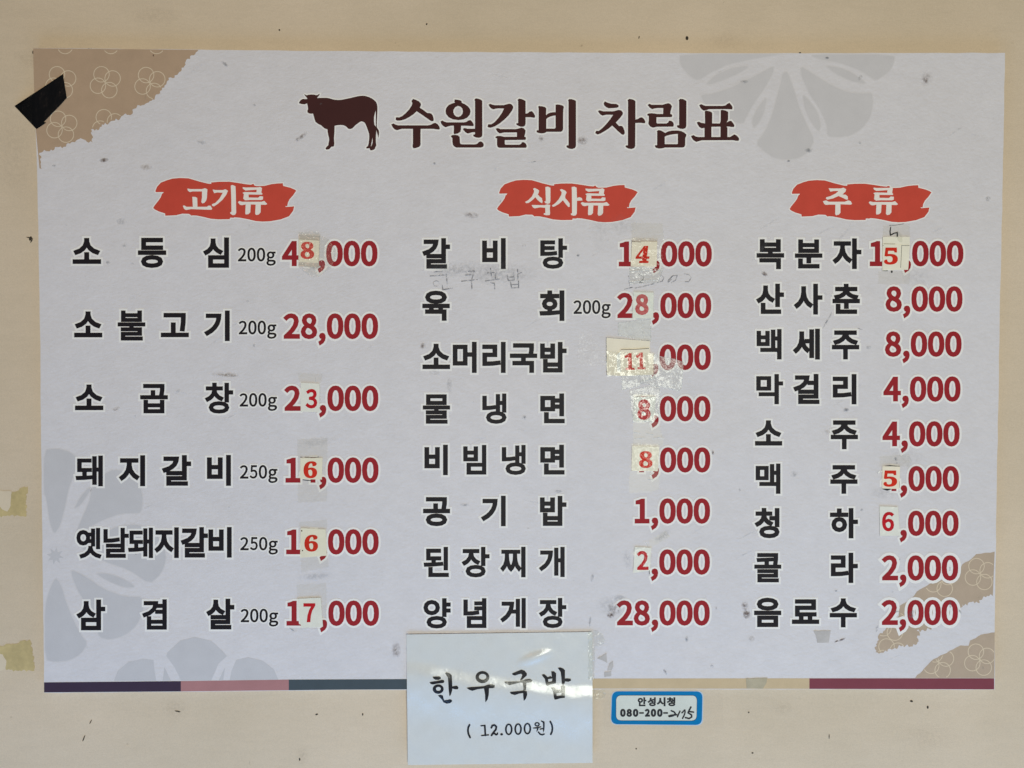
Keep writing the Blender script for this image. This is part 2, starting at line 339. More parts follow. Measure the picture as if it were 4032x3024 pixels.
# ------------------------------------------------------------------ letter shapes (outlines, 1000 units)
G = json.loads(r'''{"cjk":{"소":[[[145,115],[145,38],[18,38],[18,14],[305,14],[305,38],[174,38],[174,115]],[[144,268],[144,244],[127,195],[84,156],[29,135],[41,111],[89,128],[131,158],[160,199],[189,158],[231,128],[278,111],[291,135],[236,156],[192,195],[175,244],[175,268]]],"등":[[[18,139],[18,115],[304,115],[304,139]],[[160,88],[102,81],[65,61],[52,30],[65,-1],[102,-20],[160,-27],[218,-20],[256,-1],[269,30],[256,61],[218,81]],[[160,65],[203,61],[230,49],[239,30],[230,12],[203,0],[160,-4],[118,0],[91,12],[81,30],[91,49],[118,61]],[[54,277],[54,169],[270,169],[270,193],[82,193],[82,253],[268,253],[268,277]]],"심":[[[248,289],[248,110],[277,110],[277,289]],[[72,91],[72,-23],[277,-23],[277,91]],[[249,68],[249,1],[101,1],[101,68]],[[100,277],[100,246],[90,202],[62,165],[20,140],[34,117],[69,136],[96,163],[115,196],[134,165],[161,141],[194,124],[209,146],[167,169],[139,204],[129,246],[129,277]]],"불":[[[55,285],[55,180],[266,180],[266,285],[237,285],[237,255],[84,255],[84,285]],[[84,233],[237,233],[237,203],[84,203]],[[53,-1],[53,-24],[276,-24],[276,-1],[81,-1],[81,29],[267,29],[267,100],[175,100],[175,131],[304,131],[304,154],[18,154],[18,131],[146,131],[146,100],[52,100],[52,78],[238,78],[238,50],[53,50]]],"고":[[[48,258],[48,234],[241,234],[241,227],[239,163],[229,83],[258,80],[268,163],[270,227],[270,258]],[[129,154],[129,41],[18,41],[18,17],[304,17],[304,41],[158,41],[158,154]]],"기":[[[248,290],[248,-27],[277,-27],[277,290]],[[36,255],[36,232],[155,232],[147,188],[130,149],[103,113],[67,82],[21,55],[37,32],[93,66],[134,106],[163,152],[179,202],[184,255]]],"곱":[[[55,103],[55,-23],[266,-23],[266,103],[237,103],[237,65],[84,65],[84,103]],[[84,42],[237,42],[237,1],[84,1]],[[51,277],[51,253],[238,253],[237,218],[230,174],[259,171],[266,217],[267,254],[267,277]],[[135,209],[135,154],[18,154],[18,130],[304,130],[304,154],[164,154],[164,209]]],"창":[[[162,88],[106,81],[71,61],[58,30],[71,0],[106,-20],[162,-26],[218,-20],[254,0],[266,30],[254,61],[218,81]],[[162,65],[203,61],[229,49],[238,30],[229,12],[203,0],[162,-4],[122,0],[96,12],[87,30],[96,49],[122,61]],[[97,291],[97,251],[26,251],[26,228],[97,228],[97,221],[87,181],[59,148],[18,126],[32,103],[66,120],[93,145],[111,176],[130,148],[156,126],[189,111],[203,134],[162,154],[135,185],[125,221],[125,228],[195,228],[195,251],[126,251],[126,291]],[[234,290],[234,96],[263,96],[263,183],[310,183],[310,208],[263,208],[263,290]]],"돼":[[[30,257],[30,130],[85,130],[85,67],[14,65],[18,41],[95,43],[179,51],[178,73],[112,68],[112,130],[167,130],[167,153],[58,153],[58,234],[164,234],[164,257]],[[192,283],[192,-11],[219,-11],[219,134],[257,134],[257,-27],[285,-27],[285,290],[257,290],[257,158],[219,158],[219,283]]],"지":[[[248,290],[248,-27],[277,-27],[277,290]],[[28,257],[28,233],[101,233],[101,193],[90,138],[59,90],[18,57],[34,34],[68,58],[97,94],[116,138],[136,97],[164,64],[199,41],[215,64],[172,95],[142,140],[131,193],[131,233],[204,233],[204,257]]],"갈":[[[234,290],[234,129],[263,129],[263,194],[310,194],[310,219],[263,219],[263,290]],[[32,274],[32,250],[146,250],[128,205],[85,169],[18,145],[29,120],[80,137],[121,161],[152,192],[171,230],[178,274]],[[63,-1],[63,-24],[275,-24],[275,-1],[91,-1],[91,35],[263,35],[263,114],[62,114],[62,91],[235,91],[235,58],[63,58]]],"비":[[[248,290],[248,-28],[277,-28],[277,290]],[[35,263],[35,49],[185,49],[185,263],[156,263],[156,179],[64,179],[64,263]],[[64,156],[156,156],[156,73],[64,73]]],"옛":[[[257,290],[257,76],[285,76],[285,290]],[[92,243],[116,236],[132,219],[138,192],[132,166],[116,148],[92,141],[69,148],[53,166],[47,192],[53,219],[69,236]],[[197,216],[197,167],[160,167],[164,192],[161,216]],[[92,268],[55,258],[30,232],[21,192],[30,153],[55,126],[92,117],[125,124],[149,144],[197,144],[197,106],[225,106],[225,283],[197,283],[197,239],[150,239],[125,260]],[[165,91],[165,81],[149,43],[110,13],[58,-3],[68,-26],[114,-13],[152,10],[179,41],[206,10],[244,-13],[290,-26],[300,-3],[248,13],[209,43],[194,81],[194,91]]],"날":[[[234,290],[234,130],[263,130],[263,200],[310,200],[310,224],[263,224],[263,290]],[[33,169],[33,145],[58,145],[129,148],[205,159],[202,183],[129,173],[62,169],[62,276],[33,276]],[[63,1],[63,-23],[275,-23],[275,1],[92,1],[92,37],[263,37],[263,114],[62,114],[62,91],[234,91],[234,59],[63,59]]],"삼":[[[64,90],[64,-23],[263,-23],[263,90]],[[235,66],[235,1],[93,1],[93,66]],[[95,273],[95,242],[85,196],[58,159],[16,134],[32,111],[66,130],[93,157],[111,192],[129,161],[154,137],[186,120],[201,143],[161,166],[134,201],[124,243],[124,273]],[[234,290],[234,104],[263,104],[263,187],[310,187],[310,211],[263,211],[263,290]]],"겹":[[[73,103],[73,-23],[278,-23],[278,103],[249,103],[249,64],[102,64],[102,103]],[[102,41],[249,41],[249,0],[102,0]],[[249,290],[249,240],[178,240],[181,270],[38,270],[38,246],[149,246],[131,199],[88,161],[22,136],[33,112],[96,136],[142,171],[171,216],[249,216],[249,175],[167,175],[167,151],[249,151],[249,119],[278,119],[278,290]]],"살":[[[95,279],[95,254],[85,210],[57,174],[16,151],[30,127],[65,146],[92,172],[110,205],[128,176],[154,153],[186,137],[201,160],[160,181],[133,214],[124,254],[124,279]],[[234,290],[234,124],[263,124],[263,196],[310,196],[310,221],[263,221],[263,290]],[[63,0],[63,-24],[275,-24],[275,0],[91,0],[91,34],[263,34],[263,110],[62,110],[62,87],[235,87],[235,56],[63,56]]],"탕":[[[163,87],[107,80],[71,61],[58,30],[71,-1],[107,-20],[163,-27],[219,-20],[254,-1],[267,30],[254,61],[219,80]],[[163,64],[203,60],[229,48],[238,30],[229,12],[203,0],[163,-4],[122,0],[96,12],[87,30],[96,48],[122,60]],[[234,290],[234,95],[263,95],[263,183],[310,183],[310,208],[263,208],[263,290]],[[32,267],[32,116],[56,116],[136,118],[200,125],[197,148],[136,141],[61,140],[61,181],[171,181],[171,204],[61,204],[61,244],[176,244],[176,267]]],"육":[[[160,282],[101,275],[63,254],[49,222],[63,189],[101,168],[160,161],[220,168],[258,189],[272,222],[258,254],[220,275]],[[160,259],[204,255],[232,242],[242,222],[232,201],[204,188],[160,184],[117,188],[89,201],[79,222],[89,242],[117,255]],[[49,74],[49,50],[239,50],[239,-27],[268,-27],[268,74],[228,74],[228,113],[304,113],[304,137],[18,137],[18,113],[93,113],[93,74]],[[122,113],[199,113],[199,74],[122,74]]],"회":[[[246,290],[246,-27],[276,-27],[276,290]],[[122,187],[147,182],[164,170],[171,151],[164,132],[147,119],[122,115],[97,119],[80,132],[74,151],[80,170],[97,182]],[[122,209],[82,202],[56,182],[46,151],[54,123],[75,103],[108,93],[108,59],[19,57],[23,33],[121,35],[228,46],[226,67],[137,60],[137,93],[169,103],[191,123],[198,151],[189,182],[162,202]],[[108,289],[108,251],[26,251],[26,227],[218,227],[218,251],[137,251],[137,289]]],"머":[[[146,235],[146,76],[59,76],[59,235]],[[249,290],[249,174],[174,174],[174,258],[30,258],[30,53],[174,53],[174,150],[249,150],[249,-28],[278,-28],[278,290]]],"리":[[[248,290],[248,-28],[277,-28],[277,290]],[[35,260],[35,236],[152,236],[152,171],[36,171],[36,49],[62,49],[141,51],[221,61],[218,84],[140,75],[65,73],[65,147],[181,147],[181,260]]],"국":[[[47,80],[47,56],[240,56],[240,-27],[269,-27],[269,80],[175,80],[175,138],[305,138],[305,161],[259,161],[267,212],[268,251],[268,275],[54,275],[54,251],[239,251],[238,211],[230,161],[18,161],[18,138],[146,138],[146,80]]],"밥":[[[30,273],[30,130],[177,130],[177,273],[148,273],[148,227],[59,227],[59,273]],[[59,204],[148,204],[148,153],[59,153]],[[64,101],[64,-23],[263,-23],[263,101],[234,101],[234,63],[92,63],[92,101]],[[92,40],[234,40],[234,1],[92,1]],[[234,290],[234,116],[263,116],[263,192],[310,192],[310,217],[263,217],[263,290]]],"물":[[[55,279],[55,182],[266,182],[266,279]],[[238,256],[238,206],[83,206],[83,256]],[[53,-1],[53,-24],[276,-24],[276,-1],[81,-1],[81,30],[267,30],[267,102],[175,102],[175,133],[304,133],[304,156],[18,156],[18,133],[146,133],[146,102],[52,102],[52,79],[238,79],[238,52],[53,52]]],"냉":[[[180,93],[124,86],[88,65],[75,33],[88,1],[124,-19],[180,-27],[237,-19],[273,1],[286,33],[273,65],[237,86]],[[180,70],[221,65],[248,53],[257,33],[248,13],[221,1],[180,-4],[139,1],[113,13],[103,33],[113,53],[139,65]],[[186,283],[186,109],[213,109],[213,183],[257,183],[257,98],[284,98],[284,289],[257,289],[257,207],[213,207],[213,283]],[[33,151],[33,126],[53,126],[108,128],[167,136],[164,160],[111,153],[62,151],[62,264],[33,264]]],"면":[[[148,238],[148,137],[61,137],[61,238]],[[176,210],[249,210],[249,166],[176,166]],[[249,289],[249,234],[176,234],[176,262],[32,262],[32,114],[176,114],[176,142],[249,142],[249,58],[278,58],[278,289]],[[75,79],[75,-20],[285,-20],[285,4],[104,4],[104,79]]],"빔":[[[34,273],[34,126],[182,126],[182,273],[153,273],[153,225],[63,225],[63,273]],[[63,201],[153,201],[153,150],[63,150]],[[248,289],[248,105],[277,105],[277,289]],[[72,88],[72,-23],[277,-23],[277,88]],[[249,65],[249,1],[101,1],[101,65]]],"공":[[[159,90],[101,83],[63,63],[49,31],[63,0],[101,-20],[159,-27],[218,-20],[256,0],[270,31],[256,63],[218,83]],[[159,67],[203,63],[231,50],[241,31],[231,12],[203,0],[159,-4],[116,0],[88,12],[78,31],[88,50],[116,63]],[[51,273],[51,250],[238,250],[238,247],[237,209],[230,166],[258,163],[266,207],[267,247],[267,273]],[[135,203],[135,142],[18,142],[18,118],[303,118],[303,142],[164,142],[164,203]]],"된":[[[248,289],[248,53],[277,53],[277,289]],[[23,92],[121,95],[224,104],[222,125],[137,119],[137,162],[200,162],[200,186],[76,186],[76,245],[197,245],[197,269],[47,269],[47,162],[108,162],[108,118],[19,116]],[[72,68],[72,-20],[287,-20],[287,4],[101,4],[101,68]]],"장":[[[162,90],[107,83],[71,63],[58,32],[71,0],[107,-20],[162,-27],[218,-20],[254,0],[266,32],[254,63],[218,83]],[[162,67],[203,63],[229,51],[238,32],[229,13],[203,1],[162,-4],[122,1],[96,13],[87,32],[96,51],[122,63]],[[25,266],[25,242],[96,242],[96,230],[86,187],[58,151],[16,127],[31,104],[65,122],[92,149],[111,182],[129,153],[154,130],[187,113],[201,136],[161,158],[134,191],[125,230],[125,242],[194,242],[194,266]],[[234,290],[234,99],[263,99],[263,185],[310,185],[310,209],[263,209],[263,290]]],"찌":[[[252,290],[252,-27],[281,-27],[281,290]],[[132,257],[132,234],[157,234],[157,195],[155,155],[145,112],[125,75],[105,113],[95,156],[92,195],[92,234],[117,234],[117,257],[26,257],[26,234],[65,234],[65,195],[61,147],[45,99],[15,61],[34,39],[62,75],[78,121],[88,89],[103,59],[125,36],[146,59],[161,88],[171,121],[187,75],[216,39],[234,61],[204,98],[189,146],[185,195],[185,234],[221,234],[221,257]]],"개":[[[188,281],[188,-12],[215,-12],[215,138],[258,138],[258,-27],[286,-27],[286,290],[258,290],[258,162],[215,162],[215,281]],[[30,249],[30,225],[124,225],[111,162],[77,107],[18,61],[34,41],[81,74],[115,113],[137,155],[149,201],[153,249]]],"양":[[[106,271],[63,261],[34,235],[23,196],[34,157],[63,131],[106,121],[148,131],[178,157],[188,196],[178,235],[148,261]],[[106,246],[134,240],[153,222],[160,196],[153,170],[134,152],[106,146],[78,152],[59,170],[51,196],[59,222],[78,240]],[[162,92],[107,85],[71,65],[58,33],[71,1],[107,-20],[162,-27],[218,-20],[253,1],[266,33],[253,65],[218,85]],[[162,69],[203,64],[229,52],[238,33],[229,13],[203,1],[162,-3],[122,1],[96,13],[87,33],[96,52],[122,64]],[[234,290],[234,102],[263,102],[263,151],[309,151],[309,175],[263,175],[263,218],[309,218],[309,242],[263,242],[263,290]]],"념":[[[75,89],[75,-23],[278,-23],[278,89]],[[249,65],[249,1],[103,1],[103,65]],[[36,141],[36,117],[60,117],[131,119],[197,129],[194,152],[132,144],[65,141],[65,274],[36,274]],[[160,198],[160,175],[249,175],[249,103],[278,103],[278,290],[249,290],[249,254],[160,254],[160,231],[249,231],[249,198]]],"게":[[[259,290],[259,-27],[286,-27],[286,290]],[[31,249],[31,225],[124,225],[109,163],[74,108],[18,62],[34,41],[74,69],[105,101],[127,137],[193,137],[193,-11],[220,-11],[220,281],[193,281],[193,160],[138,160],[149,203],[153,249]]],"복":[[[49,71],[49,48],[239,48],[239,-27],[268,-27],[268,71]],[[84,224],[237,224],[237,187],[84,187]],[[55,282],[55,164],[146,164],[146,126],[18,126],[18,102],[304,102],[304,126],[175,126],[175,164],[266,164],[266,282],[237,282],[237,246],[84,246],[84,282]]],"분":[[[55,279],[55,153],[266,153],[266,279],[237,279],[237,239],[84,239],[84,279]],[[84,217],[237,217],[237,176],[84,176]],[[17,122],[17,99],[148,99],[148,37],[177,37],[177,99],[304,99],[304,122]],[[54,66],[54,-20],[272,-20],[272,4],[82,4],[82,66]]],"자":[[[23,257],[23,233],[96,233],[96,193],[84,139],[54,90],[12,57],[29,34],[63,59],[91,95],[110,138],[129,98],[156,65],[189,41],[206,64],[164,96],[135,142],[124,193],[124,233],[194,233],[194,257]],[[232,290],[232,-27],[261,-27],[261,137],[313,137],[313,162],[261,162],[261,290]]],"산":[[[95,270],[95,231],[85,185],[58,148],[16,123],[32,99],[66,118],[93,146],[111,180],[129,149],[155,124],[187,107],[202,130],[161,154],[134,189],[124,230],[124,270]],[[234,290],[234,56],[263,56],[263,168],[310,168],[310,193],[263,193],[263,290]],[[67,78],[67,-20],[277,-20],[277,4],[96,4],[96,78]]],"사":[[[95,262],[95,206],[84,148],[55,98],[13,64],[31,40],[64,66],[91,102],[110,145],[128,104],[154,70],[186,47],[204,70],[163,102],[135,150],[124,206],[124,262]],[[232,290],[232,-27],[261,-27],[261,137],[313,137],[313,161],[261,161],[261,290]]],"춘":[[[47,256],[47,232],[145,232],[128,200],[89,176],[35,164],[44,141],[93,152],[133,172],[160,200],[188,172],[228,152],[277,141],[286,164],[232,176],[193,200],[176,232],[275,232],[275,256],[175,256],[175,290],[146,290],[146,256]],[[17,122],[17,99],[148,99],[148,36],[177,36],[177,99],[304,99],[304,122]],[[54,67],[54,-20],[272,-20],[272,4],[83,4],[83,67]]],"백":[[[32,269],[32,121],[154,121],[154,269],[127,269],[127,219],[59,219],[59,269]],[[59,196],[127,196],[127,145],[59,145]],[[72,80],[72,56],[256,56],[256,-27],[284,-27],[284,80]],[[189,283],[189,101],[216,101],[216,183],[257,183],[257,99],[284,99],[284,289],[257,289],[257,207],[216,207],[216,283]]],"세":[[[259,290],[259,-27],[287,-27],[287,290]],[[194,283],[194,176],[142,176],[142,152],[194,152],[194,-11],[222,-11],[222,283]],[[83,260],[83,199],[75,145],[51,98],[14,63],[32,41],[60,65],[83,98],[98,138],[112,101],[133,71],[160,48],[176,70],[141,104],[119,150],[111,200],[111,260]]],"주":[[[44,270],[44,246],[144,246],[144,245],[128,206],[88,176],[34,159],[46,136],[93,150],[133,175],[160,208],[188,175],[228,150],[276,136],[287,159],[234,176],[193,206],[177,245],[177,246],[276,246],[276,270]],[[18,109],[18,85],[146,85],[146,-27],[174,-27],[174,85],[304,85],[304,109]]],"막":[[[30,266],[30,125],[176,125],[176,266]],[[148,243],[148,149],[59,149],[59,243]],[[57,85],[57,62],[234,62],[234,-28],[263,-28],[263,85]],[[234,290],[234,102],[263,102],[263,183],[310,183],[310,207],[263,207],[263,290]]],"걸":[[[180,214],[180,190],[249,190],[249,127],[278,127],[278,290],[249,290],[249,214]],[[39,274],[39,250],[147,250],[129,205],[87,168],[22,144],[33,120],[82,138],[123,162],[153,193],[171,230],[178,274]],[[75,-1],[75,-24],[289,-24],[289,-1],[104,-1],[104,36],[278,36],[278,113],[74,113],[74,90],[249,90],[249,58],[75,58]]],"맥":[[[72,83],[72,60],[256,60],[256,-27],[284,-27],[284,83]],[[32,262],[32,125],[154,125],[154,262]],[[126,239],[126,147],[59,147],[59,239]],[[189,283],[189,103],[216,103],[216,184],[257,184],[257,101],[284,101],[284,289],[257,289],[257,208],[216,208],[216,283]]],"청":[[[174,89],[117,82],[81,63],[68,32],[81,0],[117,-20],[174,-27],[230,-20],[266,0],[279,32],[266,63],[230,82]],[[174,67],[215,62],[241,50],[250,32],[241,13],[215,0],[174,-4],[133,0],[106,13],[97,32],[106,50],[133,62]],[[97,291],[97,251],[26,251],[26,228],[97,228],[97,222],[87,181],[59,148],[18,125],[32,103],[66,120],[93,145],[112,176],[130,148],[157,126],[191,111],[205,134],[164,154],[136,185],[125,222],[125,228],[195,228],[195,251],[126,251],[126,291]],[[249,290],[249,199],[186,199],[186,175],[249,175],[249,98],[278,98],[278,290]]],"하":[[[111,189],[71,180],[43,154],[33,116],[43,78],[71,53],[111,43],[150,53],[178,78],[188,116],[178,154],[150,180]],[[111,165],[136,159],[154,141],[160,116],[154,91],[136,74],[111,68],[85,74],[67,91],[61,116],[67,141],[85,159]],[[232,290],[232,-27],[261,-27],[261,135],[313,135],[313,159],[261,159],[261,290]],[[96,286],[96,239],[16,239],[16,215],[202,215],[202,239],[125,239],[125,286]]],"콜":[[[51,280],[51,257],[239,257],[239,231],[44,225],[48,202],[238,211],[232,172],[261,171],[267,221],[268,260],[268,280]],[[134,190],[134,152],[18,152],[18,129],[303,129],[303,152],[163,152],[163,190]],[[53,0],[53,-22],[276,-22],[276,0],[81,0],[81,30],[267,30],[267,102],[52,102],[52,80],[238,80],[238,51],[53,51]]],"라":[[[232,290],[232,-28],[261,-28],[261,139],[313,139],[313,164],[261,164],[261,290]],[[30,260],[30,236],[144,236],[144,170],[30,170],[30,49],[56,49],[136,51],[207,60],[204,84],[136,75],[59,73],[59,146],[173,146],[173,260]]],"음":[[[160,283],[101,275],[63,255],[49,222],[63,190],[101,170],[160,163],[220,170],[258,190],[272,222],[258,255],[220,275]],[[160,259],[204,255],[232,242],[242,222],[232,203],[204,190],[160,186],[117,190],[89,203],[79,222],[89,242],[117,255]],[[53,81],[53,-23],[269,-23],[269,81]],[[240,58],[240,1],[81,1],[81,58]],[[18,136],[18,112],[304,112],[304,136]]],"료":[[[53,119],[53,96],[98,96],[98,36],[18,36],[18,12],[305,12],[305,36],[227,36],[227,96],[276,96],[276,119],[82,119],[82,170],[269,170],[269,266],[53,266],[53,242],[240,242],[240,194],[53,194]],[[126,36],[126,96],[199,96],[199,36]]],"수":[[[146,278],[146,261],[129,219],[87,187],[32,169],[44,146],[92,160],[133,185],[161,220],[189,185],[230,160],[278,146],[290,169],[235,187],[193,219],[176,261],[176,278]],[[18,111],[18,87],[146,87],[146,-27],[174,-27],[174,87],[304,87],[304,111]]],"안":[[[106,267],[63,257],[34,230],[23,189],[34,149],[63,121],[106,111],[148,121],[177,149],[188,189],[177,230],[148,257]],[[106,242],[134,235],[153,217],[160,189],[153,162],[134,143],[106,137],[78,143],[59,162],[51,189],[59,217],[78,235]],[[234,290],[234,56],[263,56],[263,169],[310,169],[310,193],[263,193],[263,290]],[[66,80],[66,-20],[277,-20],[277,4],[95,4],[95,80]]],"성":[[[174,93],[117,86],[81,65],[68,33],[81,1],[117,-20],[174,-27],[230,-20],[266,1],[279,33],[266,65],[230,86]],[[174,70],[215,65],[241,53],[250,33],[241,13],[215,1],[174,-4],[133,1],[106,13],[97,33],[106,53],[133,65]],[[97,272],[97,239],[87,193],[60,156],[17,131],[33,107],[67,127],[94,154],[112,188],[130,158],[156,134],[188,117],[203,140],[163,163],[136,198],[126,240],[126,272]],[[180,223],[180,199],[249,199],[249,102],[278,102],[278,290],[249,290],[249,223]]],"시":[[[248,290],[248,-28],[277,-28],[277,290]],[[101,262],[101,206],[89,147],[59,96],[16,63],[34,39],[68,64],[96,100],[116,145],[135,103],[163,68],[197,45],[214,68],[172,100],[141,149],[130,206],[130,262]]],"0":[[[97,-5],[124,1],[146,17],[163,43],[174,81],[177,129],[174,177],[163,214],[146,240],[124,256],[97,261],[70,256],[48,240],[31,214],[21,177],[18,129],[21,81],[31,43],[48,17],[70,1]],[[97,21],[72,33],[55,68],[48,129],[55,190],[72,225],[97,236],[123,225],[140,190],[146,129],[140,68],[123,33]]],"1":[[[31,0],[172,0],[172,27],[120,27],[120,257],[96,257],[72,246],[42,238],[42,218],[88,218],[88,27],[31,27]]],"2":[[[15,0],[177,0],[177,28],[106,28],[64,25],[117,81],[152,134],[165,186],[155,226],[129,252],[90,261],[60,257],[36,244],[14,224],[33,206],[57,227],[86,235],[112,229],[128,211],[133,185],[120,138],[82,83],[15,19]]],"3":[[[92,-5],[134,4],[163,29],[175,69],[167,100],[148,121],[120,134],[120,136],[144,149],[160,169],[166,197],[156,232],[130,254],[91,261],[52,253],[20,231],[37,210],[61,228],[90,235],[113,230],[128,216],[133,195],[127,170],[104,152],[62,146],[62,121],[109,115],[135,97],[142,70],[135,44],[117,28],[90,22],[64,26],[43,37],[27,51],[10,31],[30,13],[57,0]]],"4":[[[119,0],[149,0],[149,71],[183,71],[183,96],[149,96],[149,257],[114,257],[7,92],[7,71],[119,71]],[[119,96],[40,96],[99,184],[119,222],[121,222],[119,175]]],"5":[[[92,-5],[133,6],[164,36],[176,83],[165,130],[137,157],[98,165],[78,163],[60,155],[67,229],[163,229],[163,257],[39,257],[30,137],[47,126],[68,137],[90,141],[118,134],[137,114],[143,83],[136,50],[116,29],[89,22],[62,26],[42,37],[26,50],[9,29],[30,13],[56,0]]],"6":[[[105,-5],[142,6],[169,35],[179,79],[170,124],[146,150],[108,159],[77,151],[50,129],[54,170],[63,200],[78,220],[95,232],[116,235],[138,230],[157,215],[175,235],[149,254],[114,261],[86,256],[60,241],[39,215],[25,176],[20,123],[24,77],[36,41],[54,16],[78,1]],[[50,103],[77,128],[103,136],[128,129],[144,109],[149,79],[143,48],[128,28],[105,21],[78,30],[59,58]]],"7":[[[69,0],[103,0],[111,89],[133,164],[178,237],[178,257],[17,257],[17,229],[142,229],[102,160],[79,87]]],"8":[[[98,-5],[140,4],[168,28],[178,62],[172,92],[156,114],[135,129],[135,131],[151,146],[164,168],[169,193],[161,228],[136,252],[99,261],[63,252],[38,230],[28,195],[33,171],[46,151],[63,136],[63,135],[40,118],[23,95],[16,64],[27,28],[56,4]],[[116,139],[87,152],[66,170],[57,195],[63,217],[77,232],[98,237],[122,231],[137,214],[142,191],[135,164]],[[98,19],[71,25],[52,42],[44,67],[49,90],[61,109],[80,125],[114,110],[138,91],[148,63],[142,40],[124,25]]],"9":[[[82,-5],[110,0],[136,16],[156,44],[170,84],[175,139],[171,183],[159,217],[141,242],[117,256],[89,261],[52,251],[26,222],[15,178],[24,133],[49,106],[86,97],[118,106],[145,129],[135,66],[112,32],[81,22],[57,27],[38,42],[20,22],[46,3]],[[145,155],[118,129],[91,121],[66,128],[51,148],[46,178],[51,209],[67,229],[89,236],[117,227],[136,200]]],"g":[[[96,-88],[147,-78],[181,-54],[193,-22],[185,4],[163,19],[126,23],[89,23],[69,26],[59,33],[56,44],[59,57],[68,67],[96,60],[131,68],[156,91],[166,126],[161,149],[150,166],[189,166],[189,190],[123,190],[96,195],[61,187],[35,163],[25,127],[33,97],[50,76],[50,75],[35,60],[29,39],[34,20],[46,8],[46,6],[25,-13],[18,-37],[28,-64],[55,-82]],[[96,82],[76,87],[61,103],[56,127],[61,151],[76,166],[96,172],[117,166],[131,151],[137,127],[131,103],[116,87]],[[101,-65],[71,-61],[52,-50],[46,-32],[50,-16],[65,0],[90,-3],[123,-3],[144,-5],[157,-13],[161,-27],[154,-46],[133,-60]]],",":[[[26,-67],[54,-49],[71,-24],[77,7],[74,27],[65,40],[50,44],[33,38],[26,22],[33,5],[50,-1],[54,0],[49,-20],[37,-36],[19,-48]]],"-":[[[16,86],[106,86],[106,110],[16,110]]]},"serif":{"1":[[[65,0],[65,36],[120,36],[135,38],[146,45],[152,58],[154,79],[154,416],[108,365],[87,351],[67,346],[52,349],[40,359],[31,375],[28,396],[74,412],[132,447],[179,482],[254,482],[254,79],[261,47],[271,38],[288,36],[343,36],[343,0]]],"4":[[[121,0],[121,36],[140,36],[161,38],[179,44],[191,58],[195,84],[195,125],[9,125],[9,166],[199,480],[293,480],[293,169],[363,169],[363,125],[293,125],[293,84],[297,58],[309,44],[327,38],[348,36],[357,36],[357,0]],[[56,169],[195,169],[195,287],[196,351],[199,416],[189,394],[174,366],[158,338],[146,319]]],"5":[[[165,-7],[119,-4],[84,5],[58,18],[40,35],[30,54],[27,75],[31,95],[42,109],[59,118],[81,121],[88,83],[97,66],[111,52],[130,43],[154,40],[176,43],[195,50],[212,63],[226,83],[234,111],[237,148],[231,192],[213,223],[184,241],[146,247],[103,243],[71,235],[40,247],[62,480],[316,480],[319,357],[281,357],[275,380],[267,399],[258,404],[244,406],[105,406],[94,281],[126,288],[168,291],[216,287],[258,276],[293,256],[319,228],[335,192],[340,148],[336,108],[324,75],[306,48],[282,27],[255,12],[226,1]]],"6":[[[197,-7],[150,-1],[109,18],[76,49],[51,93],[35,151],[30,222],[33,275],[42,325],[57,370],[77,409],[104,441],[137,466],[176,481],[222,486],[261,484],[291,476],[313,464],[329,449],[338,431],[340,412],[336,393],[322,376],[298,364],[260,360],[256,400],[243,434],[232,443],[216,447],[191,441],[170,426],[152,401],[134,345],[125,269],[161,286],[186,292],[218,294],[256,290],[288,278],[315,258],[336,230],[348,196],[352,155],[348,110],[334,71],[313,38],[282,13],[244,-2]],[[199,38],[222,44],[239,64],[251,98],[255,148],[250,196],[238,228],[219,247],[193,253],[174,251],[154,243],[125,221],[131,138],[147,81],[162,57],[179,42]]],"8":[[[183,-7],[132,-2],[91,11],[60,31],[38,57],[25,88],[20,122],[27,162],[47,193],[79,219],[119,242],[83,267],[57,296],[41,327],[36,364],[39,395],[50,423],[70,449],[99,469],[140,482],[191,486],[235,483],[271,471],[299,453],[318,429],[330,401],[334,369],[328,333],[310,305],[281,282],[244,260],[296,230],[330,199],[349,166],[355,127],[350,88],[335,55],[310,29],[276,9],[234,-3]],[[203,283],[224,298],[239,317],[247,340],[250,370],[243,407],[222,436],[206,444],[187,447],[163,442],[145,426],[134,402],[130,372],[135,341],[149,318],[172,300]],[[187,32],[218,37],[241,55],[257,82],[262,116],[256,146],[239,170],[208,192],[164,216],[143,199],[126,178],[115,152],[111,120],[116,84],[132,56],[156,38]]]}}''')
def glyph(ch, bold, kind="cjk"):
    ps = G[kind][ch]
    if sum(area2(p) for p in ps) < 0: ps = [p[::-1] for p in ps]
    return [offset(p, bold) for p in ps]
def bbox(polys):
    a = np.concatenate([np.asarray(p, float) for p in polys]); return a[:, 0].min(), a[:, 1].min(), a[:, 0].max(), a[:, 1].max()
def place(polys, x0, y0, x1, y1, shear=0):
    """fit outlines (y up) to a box on the sheet (y down); keeps outer orientation positive"""
    a0, b0, a1, b1 = bbox(polys); res = []
    for p in polys:
        q = [(x0 + (x - a0) / (a1 - a0) * (x1 - x0) + shear * (y - b0) / (b1 - b0), y1 - (y - b0) / (b1 - b0) * (y1 - y0)) for x, y in p]
        res.append(q[::-1])
    return res
def affine(polys, sx, sy, ox, oy):
    return [[(ox + sx * x, oy - sy * y) for x, y in p][::-1] for p in polys]
